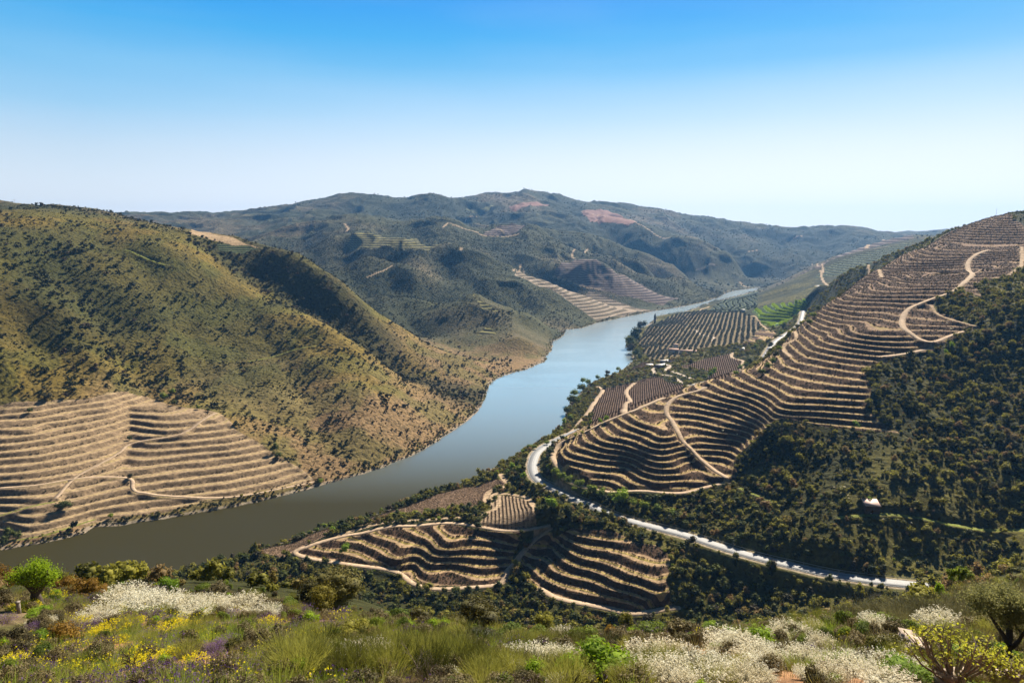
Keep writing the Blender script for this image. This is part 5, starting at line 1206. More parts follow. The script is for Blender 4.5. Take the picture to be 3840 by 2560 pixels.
# ------------------------------------------------------------------ buildings
WHITEWASH = simple('whitewash', (.74, .72, .68), .85, .06, 1.0); TILE = simple('roof_tile', (.62, .40, .29), .8, .2, 1.2, .3); DARKGLASS = simple('window_glass', (.03, .035, .04), .15, .1, 1, 0, .6)
PALEROOF = simple('pale_sheet_roof', (.66, .60, .50), .6, .12, .8); STONE = simple('dry_stone', (.40, .31, .23), .9, .35, 2.5, .6); DOORW = simple('door_wood', (.12, .08, .05), .8, .2, 3); HUTWALL = simple('hut_wall', (.13, .085, .06), .9, .25, 1.5, .4); HUTROOF = simple('hut_roof', (.74, .52, .42), .6, .12, 1.2, .3)
def at_px(px, py): return castpx([(px, py)], surface)[0][0]
def house(name, label, px, py, L_, W_m, H_, rz, roof, wall, cat='house', gable=1.4, nwin=3, mono=False):
    p = at_px(px, py); e = bpy.data.objects.new(name, None); e.location = (p[0], p[1], p[2] - .3); e.rotation_euler = (0, 0, rz); COL.objects.link(e); tag(e, label, cat)
    m = MB().box((0, 0, H_ / 2 - 1.0), (L_, W_m, H_ + 2.0)); m.obj('wall', wall, e)
    ov = .35; a, b = L_ / 2 + ov, W_m / 2 + ov; t = .18
    if mono: V_ = [(-a, -b, H_ + .02), (a, -b, H_ + .02), (a, b, H_ + gable), (-a, b, H_ + gable)]; V_ += [(x, y, z + t) for x, y, z in V_]; F_ = [(0, 3, 2, 1), (4, 5, 6, 7), (0, 1, 5, 4), (1, 2, 6, 5), (2, 3, 7, 6), (3, 0, 4, 7)]
    else:
        V_ = [(-a, -b, H_ + .02), (a, -b, H_ + .02), (a, 0, H_ + gable), (-a, 0, H_ + gable), (a, b, H_ + .02), (-a, b, H_ + .02)]; V_ += [(x, y, z + t) for x, y, z in V_]
        F_ = [(6, 7, 8, 9), (9, 8, 10, 11), (0, 3, 2, 1), (3, 5, 4, 2), (0, 1, 7, 6), (5, 11, 10, 4), (1, 2, 8, 7), (2, 4, 10, 8), (0, 6, 9, 3), (3, 9, 11, 5)]
    mesh_obj('roof', V_, F_, roof, e)
    if not mono:
        for sx in (-1, 1):
            V_ = [(sx * L_ / 2, -W_m / 2, H_), (sx * L_ / 2, W_m / 2, H_), (sx * L_ / 2, 0, H_ + gable * .93), (sx * (L_ / 2 - .25), -W_m / 2, H_), (sx * (L_ / 2 - .25), W_m / 2, H_), (sx * (L_ / 2 - .25), 0, H_ + gable * .93)]
            g = mesh_obj('gable', V_, [(0, 1, 2, 2), (3, 5, 4, 4)], wall, e)
    for i in range(nwin):
        x = -L_ / 2 + L_ * (i + .5) / nwin
        if i == nwin // 2: d = MB().box((x, -W_m / 2 - .03, 1.05), (1.1, .08, 2.1)).obj('door', DOORW, e)
        else: fr = MB().box((x, -W_m / 2 - .03, 1.6), (1.2, .08, 1.2)).obj('window', WHITEWASH, e); MB().box((x, -W_m / 2 - .08, 1.6), (.95, .04, .95)).obj('pane', DARKGLASS, fr)
    return e
house('farmhouse', 'white farmhouse with a pale terracotta roof left of the long wing', 1547, 811, 15, 11, 5.5, -.25, TILE, WHITEWASH, gable=2.6, nwin=5)
house('farmhouse_wing', 'long low wing with pale terracotta roof right of the farmhouse', 1580, 811, 26, 9, 3.6, -.12, TILE, WHITEWASH, gable=2.0, nwin=7)
house('farmhouse_tower', 'small white upper block behind the farmhouse roofs', 1552, 803, 7, 6, 8.5, -.2, TILE, WHITEWASH, gable=1.6, nwin=3)
house('farm_shed', 'long farm shed with a pale flat roof beside the yard', 1521, 843, 19, 9, 3.2, .55, PALEROOF, HUTWALL, 'shed', gable=1.0, nwin=3, mono=True)
house('farm_shed', 'pale roofed shed higher up next to the long shed', 1532, 833, 20, 9, 3.2, .55, PALEROOF, HUTWALL, 'shed', gable=1.0, nwin=3, mono=True)
house('farm_shed', 'small detached shed left of the farm yard', 1493, 842, 10, 7, 3.0, .3, PALEROOF, HUTWALL, 'shed', gable=.9, nwin=1, mono=True)
house('white_chapel', 'tiny white building on the rim of the olive grove', 1793 - 0 if False else 1706, 717, 8, 7, 5, 0, PALEROOF, WHITEWASH, 'building', gable=1.6, nwin=1)
house('roadside_house', 'small pale building above the winding track beside the white road', 1705, 806, 9, 5, 4, .9, PALEROOF, WHITEWASH, 'building', gable=1.2, nwin=3)
# hut on the scrub slope
house('stone_hut', 'small dark stone hut with a pale sloping roof on the scrub slope', 2000, 1168, 7.0, 6.0, 2.9, -.12, HUTROOF, HUTWALL, 'hut', gable=1.6, nwin=1, mono=True)

# ------------------------------------------------------------------ power line poles
GREYPOLE = simple('grey_pole', (.35, .34, .32), .7, .1, 1.0)
def pole(px, pyb, pyt, label, cross=1.0, wd=.22, d=None):
    p = np.array(PD(px, pyb, d)) if d else at_px(px, pyb)
    if d: p[2] = float(surface(np.array([p[0]]), np.array([p[1]]))[0])
    f = project([p])[2][0]; h = (pyb - pyt) * f / F_PX
    e = bpy.data.objects.new('power_pole', None); e.location = p; COL.objects.link(e); tag(e, label, 'power pole')
    mesh_obj('mast', *tube([(0, 0, -1), (0, 0, h * .5), (0, 0, h)], [wd, wd * .8, wd * .55], 6), GREYPOLE, e)
    MB().box((0, 0, h - wd * 2), (cross * h * .28, wd, wd)).obj('crossarm', GREYPOLE, e)
    for s in (-1, 0, 1): mesh_obj('insulator', *tube([(s * cross * h * .12, 0, h - wd * 1.6), (s * cross * h * .12, 0, h + wd * 1.2)], wd * .35, 5), GREYPOLE, e)
pole(35, 481, 461, 'thin power pole on the ridge at the upper left corner', wd=.30, d=1230)
pole(143, 487, 473, 'second thin power pole further right on the left ridge', wd=.30, d=1245)
for px, a, b, t in [(1016, 576, 551, 'lattice pole on the mid distance crest'), (978, 584, 569, 'pole just left of the lattice pole on the crest'), (1158, 604, 590, 'pole on the slope right of the crest')]: pole(px, a, b, t, wd=.5)
for px, a, b, t in [(1294,1062,1036,'thin pole on the terraces at the road bend'), (1402,1094,1070,'thin pole low in the middle of the terraced nose'), (1362,1003,985,'thin pole near the upper edge of the nose'), (1568+117,1256,1238,'thin pole beside the straight road'), (1686+240,1322,1308,'thin pole on the far side of the road near its right end')]: pole(px, a, b, t, .5, .11)
pole(2288, 494, 478, 'mast on the top of the right hill', .3, .2, d=920)
for i, (px, py) in enumerate([(1245,1107),(1263,1119),(1290,1132),(1317,1150)]): pass
# ------------------------------------------------------------------ the flowery slope in front
def fcast(px, py): return castpx([(px, py)], surface)[0][0]
def assemble(name, parts):
    """parts: (name, verts, faces, material); returns meshes to be shared by copies"""
    return [(n_, mesh_obj(n_, V_, F_, mt, link=False)) for n_, V_, F_, mt in parts]
def broom(seed, n=420, flowers=11, h=1.0, sp=.62):
    r = np.random.default_rng(seed); V_, F_, T_ = stems(n, h, sp, .012, seed, bend=.35, segs=3, hvar=.45, r0=.12)
    P = []
    for tip, d, pre, base_ in T_:
        t = r.random(flowers) ** .8; q = pre + (tip - pre) * (t[:, None] * 1.35 - .35); P.append(q + r.normal(size=q.shape) * .014)
    P = np.vstack(P); P = P[P[:, 2] > .3 * h * r.random(len(P)) + .12]
    FV, FF = tufts(P, .022, r, .3)
    # leaning shoots that break the outline
    return assemble('white_broom', [('stems', V_, F_, MF['broomstem']), ('flowers', FV, FF, MF['broom'])])
def retama(seed, n=420, mat='retama', h=1.0, sp=.55, wid=.011, fringe=3):
    V_, F_, T_ = stems(n, h, sp, wid, seed, bend=.25, segs=4, hvar=.6, r0=.22); r = np.random.default_rng(seed); m = MB().add(V_, F_)
    # fine side shoots
    W_, G_, k = [], [], 0
    for tip, d, pre, b0 in T_:
        for j in range(fringe):
            s0 = pre + (tip - pre) * r.random() - (tip - pre) * .6; dd = d / (np.linalg.norm(d) + 1e-9) * .16 * h + r.normal(size=3) * .05 * h; sd = r.normal(size=3); sd /= np.linalg.norm(sd); w = wid * .35
            W_ += [s0 - sd * w, s0 + sd * w, s0 + dd + sd * w * .3, s0 + dd - sd * w * .3]; G_.append((k, k + 1, k + 2, k + 3)); k += 4
    m.add(W_, G_); return assemble('green_broom', [('shoots', np.vstack(m.v), np.vstack(m.f), MF[mat])])
def flowerbush(seed, name, stemmat, flmat, n=200, fl=5, h=1.0, sp=.6, fs=.03, top=.75, wid=.014):
    r = np.random.default_rng(seed); V_, F_, T_ = stems(n, h, sp, wid, seed, bend=.3, segs=2, hvar=.35, r0=.3)
    P = []
    for tip, d, pre, b0 in T_:
        q = tip + (pre - tip) * (r.random(fl) * (1 - top) * 1.4)[:, None]; P.append(q + r.normal(size=q.shape) * .022)
    FV, FF = tufts(np.vstack(P), fs, r, .8); return assemble(name, [('stems', V_, F_, MF[stemmat]), ('flowers', FV, FF, MF[flmat])])
def leafbush(seed, name, mat, n=2600, size=.028, w=1.0, h=.75, lobes=14):
    V_, F_ = crown(n, size, w, h, lobes, seed, core=True, lift=.25); S_, G_, _ = stems(60, h * .6, .4, .02, seed, segs=2)
    return assemble(name, [('foliage', V_, F_, MF[mat]), ('stems', S_, G_, MF['broomstem'])])
FG = {
 'broom': [broom(s) for s in (1, 2, 3, 4)],
 'retama': [retama(11), retama(12, 300, 'retamad'), retama(13, 240), retama(18, 300, 'retamad', wid=.014)],
 'greytall': [retama(s, 380, 'heathtall', 1.0, .40, .010, 4) for s in (14, 15)] if 'heathtall' in MF else None,
 'yellow': [flowerbush(s, 'yellow_bush', 'grassgreen', 'yellow', 170, 6, 1, .62, .035) for s in (21, 22)],
 'lav': [flowerbush(s, 'lavender_bush', 'lavstem', 'lav', 260, 3, 1, .62, .026) for s in (31, 32)],
 'green': [leafbush(s, 'green_bush', 'green') for s in (41, 42)],
 'bright': [leafbush(s, 'spring_green_bush', 'bright', 2400, .026, 1.0, .8, 16) for s in (43, 44)],
 'rust': [leafbush(s, 'russet_bush', 'rust', 2800, .026, 1.0, .75, 14) for s in (45, 46)],
 'oaky': [leafbush(s, 'oak_bush', 'oakyellow', 5200, .019, 1.0, .92, 22) for s in (47, 48)],
 'heath': [leafbush(s, 'heath_bush', 'heath', 1800, .028, 1.0, .6, 12) for s in (49, 50)],
 'dark': [leafbush(s, 'dark_bush', 'scrub', 2600, .026, 1.0, .7, 14) for s in (51, 52)],
}
MF['heathtall'] = foliage_mat('greyish_upright_shoots', (.10, .095, .035), (.27, .24, .10), .3)
FG['greytall'] = [retama(s, 380, 'heathtall', 1.0, .40, .010, 4) for s in (14, 15)]
def plant(kind, px, py, wpx, hpx, name, label, cat, group=None, dist=None, sink=.06):
    """a foreground plant with its foot at the picture point; width and height in picture pixels"""
    if dist is None: p = fcast(px, py); f = project([p])[2][0]
    else:
        q = PD(px, py, dist); p = np.array([q[0], q[1], float(surface(np.array([q[0]]), np.array([q[1]]))[0])]); f = project([p])[2][0]
    w = wpx * f / F_PX; h = hpx * f / F_PX
    e = bpy.data.objects.new(name, None); COL.objects.link(e); e.location = (p[0], p[1], p[2] - sink * h); e.rotation_euler = (0, 0, (px * 3.7 + py) % 6.28)
    k = {'broom': 1.12, 'retama': 1.0, 'greytall': .8, 'yellow': 1.2, 'lav': 1.2}.get(kind, 1.0)
    hh = {'green': .75, 'bright': .8, 'rust': .75, 'oaky': .92, 'heath': .6, 'dark': .7}.get(kind, 1.0)
    e.scale = (w / k, w / k, h / hh)
    var = FG[kind][int(px * 1.3 + py) % len(FG[kind])]
    for n_, o in var:
        c = bpy.data.objects.new(n_, o.data); COL.objects.link(c); c.parent = e
    return tag(e, label, cat, group)
WB = [ # white brooms: foot x, y, width, height
 (287,1392,100,52),(327,1402,95,48),(360,1408,100,52),(395,1404,80,44),(443,1396,60,32),(483,1402,75,36),(520,1404,66,34),(560,1408,85,44),(617,1416,58,30),(575,1420,56,24),(440,1418,90,26),(233,1424,85,38),(205,1430,55,26),(667,1418,30,18),(690,1420,20,14),(757,1496,44,26),(113,1436,32,26),(67,1436,16,16),(363,1550,28,20),
 (844,1530,112,60),(812,1525,70,54),(882,1526,80,50),(1194,1530,88,48),(1240,1528,96,46),(1290,1530,92,44),(1335,1535,70,42),(1484,1534,100,64),(1534,1532,96,70),(1484,1572,110,62),(1550,1572,110,66),(1044,1528,50,30),(1294,1474,66,30),(1130,1532,50,30),
 (1668,1500,92,62),(1704,1508,90,66),(1735,1526,86,60),(1601,1568,124,72),(1650,1560,90,60),(1708,1572,90,56),(1775,1532,66,48),(1815,1468,92,40),(1790,1472,60,34),(1868,1453,44,34),(1845,1532,84,54),(1905,1524,50,30),(1951,1550,96,52),(1990,1540,80,44),(2051,1550,92,52),(2092,1556,80,46),(2001,1438,52,36),(2168,1444,100,42),(2130,1444,60,34),(2098,1426,24,20),(1848,1560,50,36),(1758,1574,50,40),(1570,1585,60,60),(2040,1580,120,40)]
_rw = np.random.default_rng(123)
for k in range(15): WB.append((800 + k * 52 + _rw.normal() * 16, 1556 + _rw.normal() * 14, _rw.uniform(40, 74), _rw.uniform(26, 46)))
for k in range(16): WB.append((1580 + k * 34 + _rw.normal() * 12, 1525 + _rw.normal() * 26, _rw.uniform(44, 84), _rw.uniform(28, 50)))
for k, (px, py, w, h) in enumerate(WB):
    g = ('cream white broom bush in the flowering belt at the top of the left slope', 'white brooms on the left slope') if px < 770 else (('cream white broom bush among the green shoots in the middle of the slope', 'white brooms in the middle of the slope') if px < 1400 else ('cream white broom bush in the dense flowering mass on the right slope', 'white brooms on the right slope'))
    plant('broom', px, py, w * .95, h * 1.0, 'white_broom', g[0], 'broom bush', g[1])
# green wispy brooms
rg = np.random.default_rng(77)
RT = []
for k in range(30): RT.append((640 + k * 15.5 + rg.normal() * 8, 1545 + rg.normal() * 20, rg.uniform(60, 120), rg.uniform(45, 125)))
for k in range(22): RT.append((1080 + k * 26 + rg.normal() * 10, 1562 + rg.normal() * 10, 95, rg.uniform(50, 80)))
for k in range(14): RT.append((700 + k * 30 + rg.normal() * 10, 1500 + rg.normal() * 10, 80, rg.uniform(40, 70)))
for k in range(10): RT.append((1150 + k * 24 + rg.normal() * 10, 1496 + rg.normal() * 8, 70, rg.uniform(36, 60)))
for px, py, w, h in RT: plant('retama', px, py, w, h, 'green_broom', 'leafless green broom with long upright shoots along the lower edge of the view', 'broom bush', 'green shoots along the lower edge')
for (px, py, w, h) in [(2040,1430,90,50),(2085,1428,100,52),(2120,1430,90,56),(2160,1430,100,56),(2195,1428,90,62),(2230,1425,90,76),(2265,1415,90,90),(2300,1420,100,96),(2335,1425,110,100),(1990,1425,80,48),(2345,1470,90,90),(2070,1440,70,50),(2215,1440,90,60),(1950,1432,60,36)]:
    plant('greytall', px, py, w, h, 'upright_bush', 'grey green upright bush in the thicket at the right edge below the road', 'bush', 'upright thicket at the right edge')
for (px, py, w, h) in [(2195,1510,80,70),(2150,1480,50,40),(2225,1500,70,64)]: plant('retama', px, py, w, h, 'round_broom', 'round dark green broom beside the trunk of the olive tree', 'broom bush', 'round brooms by the olive trunk')
# bushes one by one
S1_ = [
 ('bright',1751,1496,100,56,'spring_green_bush','large yellow green bush between two white brooms','bush'), ('bright',1625,1452,54,30,'spring_green_bush','low yellow green bush at the foot of the dark ravine','bush'),
 ('bright',1711,1449,30,26,'spring_green_bush','small bright bush on the ravine edge left of the white brooms','bush'), ('dark',2051,1506,92,56,'dark_bush','dark green bush in front of the stone wall','bush'), ('dark',2015,1500,70,44,'dark_bush','dark green bush left of its neighbour by the stone wall','bush'),
 ('bright',2035,1440,90,30,'spring_green_bush','fresh green low bush behind the white brooms on the right','bush'), ('green',1985,1462,70,40,'green_bush','mid green bush between the bare branch and the white brooms','bush'), ('green',2095,1455,60,34,'green_bush','yellowish green bush just above the wall end','bush'),
 ('rust',0,1352,80,62,'russet_bush','orange brown rounded bush at the left edge against the dark water','bush'), ('rust',152,1360,60,46,'russet_bush','dark russet bush right behind the bright green tree','bush'), ('rust',192,1372,76,52,'russet_bush','orange brown bush in the middle of the left skyline','bush'), ('rust',232,1366,48,28,'russet_bush','low orange brown bush touching the white brooms','bush'),
 ('bright',77,1484,66,42,'spring_green_bush','bright green rounded bush below the stone post','bush'), ('rust',146,1478,96,58,'russet_bush','large orange brown bush in the lavender below the path','bush'), ('bright',90,1416,70,24,'spring_green_bush','low lime green plants beside the path','bush'), ('bright',5,1500,34,40,'spring_green_bush','bright green bush cut by the left edge','bush'),
 ('green',300,1400,44,26,'green_bush','yellowish bush in front of the first white brooms','bush'), ('green',665,1398,54,30,'green_bush','green bush at the right end of the white broom belt','bush'), ('green',470,1362,48,26,'green_bush','light green bush behind the white brooms','bush'), ('bright',393,1360,60,44,'spring_green_bush','bright green leafy bush behind the white brooms','bush'),
 ('heath',500,1368,80,34,'heath_bush','olive bush behind the white brooms on the slope edge','bush'), ('heath',330,1352,40,28,'heath_bush','dark heath bush at the water just over the white brooms','bush'),
 ('green',920,1432,70,38,'green_bush','bright bush in front of the dark oaks left of the big one','bush'), ('green',1160,1478,110,46,'green_bush','fresh green bush at the foot of the big yellowish oak','bush'), ('green',1225,1476,80,44,'green_bush','fresh green bush right of the big yellowish oak','bush'), ('olive2',1110,1482,70,60,'grey_bush','grey green bush in front of the big yellowish oak','bush'),
 ('green',1340,1480,90,44,'green_bush','green bush below the right end of the curved terraces','bush'), ('heath',1430,1478,90,40,'heath_bush','brown green bush in the middle of the slope edge','bush'), ('rust',1400,1474,40,44,'russet_bush','russet bush at the slope edge under the steep terraces','bush'), ('green',1490,1470,90,50,'green_bush','olive green bush under the steep terraces','bush'), ('heath',1560,1470,90,56,'heath_bush','brown bush at the slope edge before the ravine','bush'),
 ('green',1385,1540,100,60,'spring_green_bush','light green bush full of small leaves in the middle of the white brooms','bush'), ('bright',1384,1568,190,96,'spring_green_bush','big spring green bush at the bottom of the view','bush'), ('bright',1450,1572,90,60,'spring_green_bush','spring green bush at the bottom beside the big one','bush'),
 ('heath',650,1470,90,40,'heath_bush','dark bush on the slope below the white belt','bush'), ('heath',560,1460,70,34,'heath_bush','brown bush beside the orange soil','bush'), ('dark',540,1490,60,30,'dark_bush','dark green bush on the right of the orange soil','bush'), ('heath',690,1440,60,36,'heath_bush','brown heath bush near the round yellowish bush','bush'), ('dark',820,1470,110,50,'dark_bush','dark bush in the middle left of the slope','bush'),
 ('bright',2225,1520,110,34,'spring_green_bush','bright grass green plants around the olive trunk','bush'), ('bright',2320,1520,80,40,'spring_green_bush','bright green plants at the right edge beside the olive trunk','bush'), ('heath',2110,1520,60,30,'heath_bush','brown purple bush in front of the stone wall','bush'), ('bright',2100,1562,150,44,'spring_green_bush','lush green plants at the bottom right below the wall','bush'),
]
FG['olive2'] = [leafbush(s, 'grey_bush', 'olive', 2400, .026, 1.0, .8, 12) for s in (61,)]
for (kd, px, py, w, h, nm, lab, cat) in S1_: plant(kd, px, py, w, h, nm, lab, cat)
# larger round oaks standing lower on the slope
for (px, pyt, w, h, d, kd, nm, lab) in [(770,1305,150,92,66,'oaky','oak_tree','large yellowish round oak on the left below the curved terraces'),(725,1320,100,80,70,'oaky','oak_tree','yellowish oak crowding the left side of the large one'),(740,1342,86,66,50,'rust2','juniper','olive yellow rounded bush in front of the large oak'),
    (1090,1368,150,110,56,'oaky','oak_tree','large yellowish round oak in the middle above the green slope'),(1045,1400,70,60,54,'oaky','oak_tree','smaller oak against the left of the middle one'),(968,1392,66,44,58,'oaky','oak_tree','round grey green oak bush between the two large oaks'),(1250,1405,60,50,90,'dark','dark_bush','dark round tree at the end of the lower track'),(1435,1402,50,40,95,'dark','dark_bush','dark round tree below the steep terraces')]:
    if kd == 'rust2': kd = 'oakgold'
    if 'oakgold' not in FG:
        MF['oakgold'] = foliage_mat('golden_leaves', (.10, .085, .012), (.36, .30, .035), .35); FG['oakgold'] = [leafbush(71, 'juniper', 'oakgold', 4200, .020, 1.0, .85, 20)]
    q = PD(px, pyt + h, d); gz = float(surface(np.array([q[0]]), np.array([q[1]]))[0]); top = PD(px, pyt, d)[2]
    H_ = top - gz; e = bpy.data.objects.new(nm, None); COL.objects.link(e); e.location = (q[0], q[1], gz - .3); W_m = w * d / F_PX
    nat = {'oaky': .92, 'oakgold': .85, 'dark': .7}[kd]; hc = h * d / F_PX * 1.15; e.rotation_euler = (0, 0, px)
    for n_, o in FG[kd][int(px) % len(FG[kd])]:
        if n_ == 'stems': continue
        c = bpy.data.objects.new('crown', o.data); COL.objects.link(c); c.parent = e; c.scale = (W_m, W_m, hc / nat); c.location = (0, 0, max(0, H_ + .3 - hc))
    mesh_obj('trunk', *tube([(0, 0, 0), (.1, 0, (H_ - hc * .5) * .6), (0, .1, H_ - hc * .35)], [.22, .17, .1], 7), BARK, e)
    tag(e, lab, 'oak tree' if 'oak' in nm else 'tree')
# yellow flowers and lavender, one by one where they stand out
YL = [(193,1432,24,18),(257,1452,48,22),(230,1458,30,20),(400,1448,36,24),(380,1456,30,20),(320,1430,22,14),(557,1410,26,18),(327,1530,34,26),(387,1514,32,26),(300,1520,28,20),(310,1505,26,20),(447,1526,36,24),(63,1404,36,22),(30,1400,20,12),(617,1434,26,18),(545,1418,20,14),(660,1442,14,14),(500,1420,20,14),(160,1490,22,18),(215,1462,24,16),(420,1438,22,14),(345,1455,22,16),(270,1540,20,18),(170,1545,20,20),(720,1446,26,12),(2110,1546,40,26),(2090,1530,30,20),(1020,1512,36,16),(1170,1550,50,22),(30,1530,40,24),(365,1440,20,12),(450,1440,20,14),(60,1462,18,12),(275,1475,26,14),(355,1530,24,22),(372,1545,22,18)]
for px, py, w, h in YL: plant('yellow', px, py, w * 1.2, h * 1.1, 'yellow_flowers', 'clump of bright yellow flowers on the near slope', 'flowers', 'yellow flower clumps')
rl = np.random.default_rng(9)
for k in range(120):
    px = rl.uniform(0, 800); py = rl.uniform(1402, 1560)
    if k % 6 == 0: px = rl.uniform(1700, 2150); py = rl.uniform(1480, 1550)
    plant('lav', px, py, rl.uniform(26, 48), rl.uniform(12, 22), 'lavender_bush', 'purple lavender bush with grey brown stems on the near slope', 'lavender', 'purple lavender bushes')
# the bright green young tree at the left
def branch_tree(name, label, p, h, crown_r, leafmat, seed, nleaf, lsize, trunk_h=.3, trunk_r=.05, forks=5, barkm=None, leaf_clump=.12, cat='tree', spread=1.0, shape=1.0):
    r = np.random.default_rng(seed); e = bpy.data.objects.new(name, None); COL.objects.link(e); e.location = p; tag(e, label, cat)
    m = MB(); tips = []
    def grow(a, d, L_, rad, lev):
        n = 4; pts = [a]; dd = d.copy()
        for i in range(n): dd = dd + r.normal(size=3) * .14; dd /= np.linalg.norm(dd); pts.append(pts[-1] + dd * L_ / n)
        m.add(*tube(pts, np.linspace(rad, rad * .55, n + 1), 6 if lev < 2 else 4))
        if lev >= 3: tips.extend(pts[1:]); return
        if lev == 2: tips.extend(pts[2:])
        for k in range(forks if lev == 0 else 3):
            a2 = r.random() * 6.283; nd = dd * (.75) + np.array([math.cos(a2), math.sin(a2), .25]) * (.75 * spread if lev == 0 else .6); nd /= np.linalg.norm(nd)
            grow(pts[-1 - (k % 2)], nd, L_ * (.62 if lev else .8) , rad * .55, lev + 1)
    grow(np.zeros(3), np.array([0.05, 0, 1.0]), h * trunk_h, trunk_r * h, 0)
    T_ = np.array(tips); top = T_[:, 2].max(); k = h * .97 / top
    k2 = crown_r / (np.abs(T_[:, :2]).max() + 1e-6)
    sc = np.array([k2, k2, k]) if shape else np.ones(3)
    V_ = np.vstack(m.v) * sc; mesh_obj('trunk', V_, np.vstack([np.asarray(f) for f in m.f]), barkm or BARK, e)
    T_ = T_ * sc; q = T_[r.integers(0, len(T_), nleaf)] + r.normal(size=(nleaf, 3)) * leaf_clump * h * .5
    q = q[q[:, 2] > .06 * h]; LV, LF = tufts(q, lsize, r, .4); mesh_obj('foliage', LV, LF, MF[leafmat], e); return e
p = fcast(88, 1396); f = project([p])[2][0]; branch_tree('young_tree', 'bright green young tree standing against the dark water at the left', p, 116 * f / F_PX, 42 * f / F_PX, 'bright', 5, 7000, .05, .05, .020, 7, None, .12, spread=.55)
p = fcast(2313, 1520); f = project([p])[2][0]; branch_tree('olive_tree', 'twisted olive tree with a dark forked trunk at the right edge', p, 165 * f / F_PX, 84 * f / F_PX, 'olivefront', 8, 9000, .026, .34, .034, 4, None, .14) if 0 else None
MF['olivefront'] = foliage_mat('front_olive_leaves', (.11, .12, .035), (.36, .34, .12), .4)
p = fcast(2313, 1520); f = project([p])[2][0]; branch_tree('olive_tree', 'twisted olive tree with a dark forked trunk at the right edge', p, 170 * f / F_PX, 88 * f / F_PX, 'olivefront', 8, 17000, .034, .34, .034, 4, None, .14)
p = fcast(2198, 1400); f = project([p])[2][0]; q = PD(2194, 1400, 60); q = (q[0], q[1], float(surface(np.array([q[0]]), np.array([q[1]]))[0])); 
top = PD(2198, 1316, 60)[2]; branch_tree('slender_tree', 'slender pale green tree with loose branches in front of the road end', q, top - q[2] + .3, 1.3, 'green', 12, 2600, .07, .45, .014, 5, None, .07)
q = PD(2148, 1400, 60); q = (q[0], q[1], float(surface(np.array([q[0]]), np.array([q[1]]))[0])); top = PD(2148, 1340, 60)[2]; branch_tree('slender_tree', 'small bright green tree in front of the road end', q, top - q[2] + .2, .7, 'bright', 13, 1100, .08, .5, .014, 5, None, .06)
q = PD(1345, 1470, 30); p = fcast(1650, 1470)
# fig with pale branches and yellow green leaf rosettes
def fig(px, py, wpx, hpx, label):
    p = fcast(px, py); f = project([p])[2][0]; h = hpx * f / F_PX; w = wpx * f / F_PX; r = np.random.default_rng(17)
    e = bpy.data.objects.new('fig_tree', None); COL.objects.link(e); e.location = p; tag(e, label, 'fig tree'); m = MB(); tips = []
    for i in range(26):
        a = r.random() * 6.283; rr_ = w * .5 * math.sqrt(r.random()); tx, ty = math.cos(a) * rr_, math.sin(a) * rr_ * .6; L_ = h * r.uniform(.5, 1.0)
        pts = [(0, 0, 0), (tx * .35, ty * .35, L_ * .25), (tx * .75, ty * .75, L_ * .55), (tx, ty, L_)]; m.add(*tube(pts, [.06, .045, .03, .016], 5)); tips.append(pts[-1])
        for j in range(3):
            b = np.array(pts[2]) + (np.array(pts[3]) - np.array(pts[2])) * r.random(); c = b + np.array([r.normal() * .25, r.normal() * .25, r.uniform(.15, .4)]); m.add(*tube([b, c], [.02, .012], 4)); tips.append(tuple(c))
    mesh_obj('branches', np.vstack(m.v), np.vstack(m.f), DEADWOOD, e); q = []
    for t in tips: q.append(np.array(t) + r.normal(size=(8, 3)) * (.10, .10, .05))
    LV, LF = tufts(np.vstack(q), .042, r, 1.4); MF['fig'] = foliage_mat('fig_leaves', (.34, .36, .02), (.62, .60, .05), .5); mesh_obj('foliage', LV, LF, MF['fig'], e)
fig(2190, 1572, 200, 125, 'fig tree with pale forking branches and yellow green leaf rosettes at the bottom right')
fig(2290, 1572, 130, 62, 'lower fig shoots with yellow leaf rosettes right of the first fig tree')
# bare branches
def bare(px, py, hpx, lean, label, seed, mat=None, name='bare_bush', n=5):
    p = fcast(px, py); f = project([p])[2][0]; h = hpx * f / F_PX; r = np.random.default_rng(seed); m = MB()
    def grow(a, d, L_, rad, lev):
        pts = [a]; dd = d
        for i in range(4): dd = dd + r.normal(size=3) * .22; dd = dd / np.linalg.norm(dd); pts.append(pts[-1] + dd * L_ / 4)
        m.add(*tube(pts, np.linspace(rad, rad * .5, 5), 5))
        if lev < 3:
            for k in range(3): nd = dd + r.normal(size=3) * .6 + np.array([lean * .2, 0, .15]); grow(pts[2 + k % 3], nd / np.linalg.norm(nd), L_ * .62, rad * .5, lev + 1)
    for k in range(n): d = np.array([lean + r.normal() * .35, r.normal() * .3, 1.0]); grow(np.zeros(3) + r.normal(size=3) * (.06, .06, 0), d / np.linalg.norm(d), h * .5, .022, 0)
    o = m.obj(name, mat or DEADWOOD); o.location = p; tag(o, label, 'bare bush')
bare(1901, 1540, 100, .8, 'bare leafless branch leaning right out of the white brooms', 1, n=3)
bare(235, 1490, 70, .2, 'dark twisted dead branch among the yellow flowers', 2, BARK, n=3); bare(305, 1548, 90, .0, 'dark bare shoots standing in the lower left flowers', 3, BARK, n=6)
bare(960, 1568, 110, .1, 'pale forked dead stems at the bottom of the view', 4, n=3); bare(1450, 1480, 80, -.3, 'thin grey bare stems against the dark ravine', 5, n=3); bare(2345, 1350 + 60, 60, 0, 'bare grey bush at the right edge by the road', 6, n=4)
bare(835, 1560, 90, -.2, 'bare grey stems left of the pale forked ones', 7, n=4); bare(1600, 1560, 100, 0, 'dark bare stems below the green bush', 8, BARK, n=4)
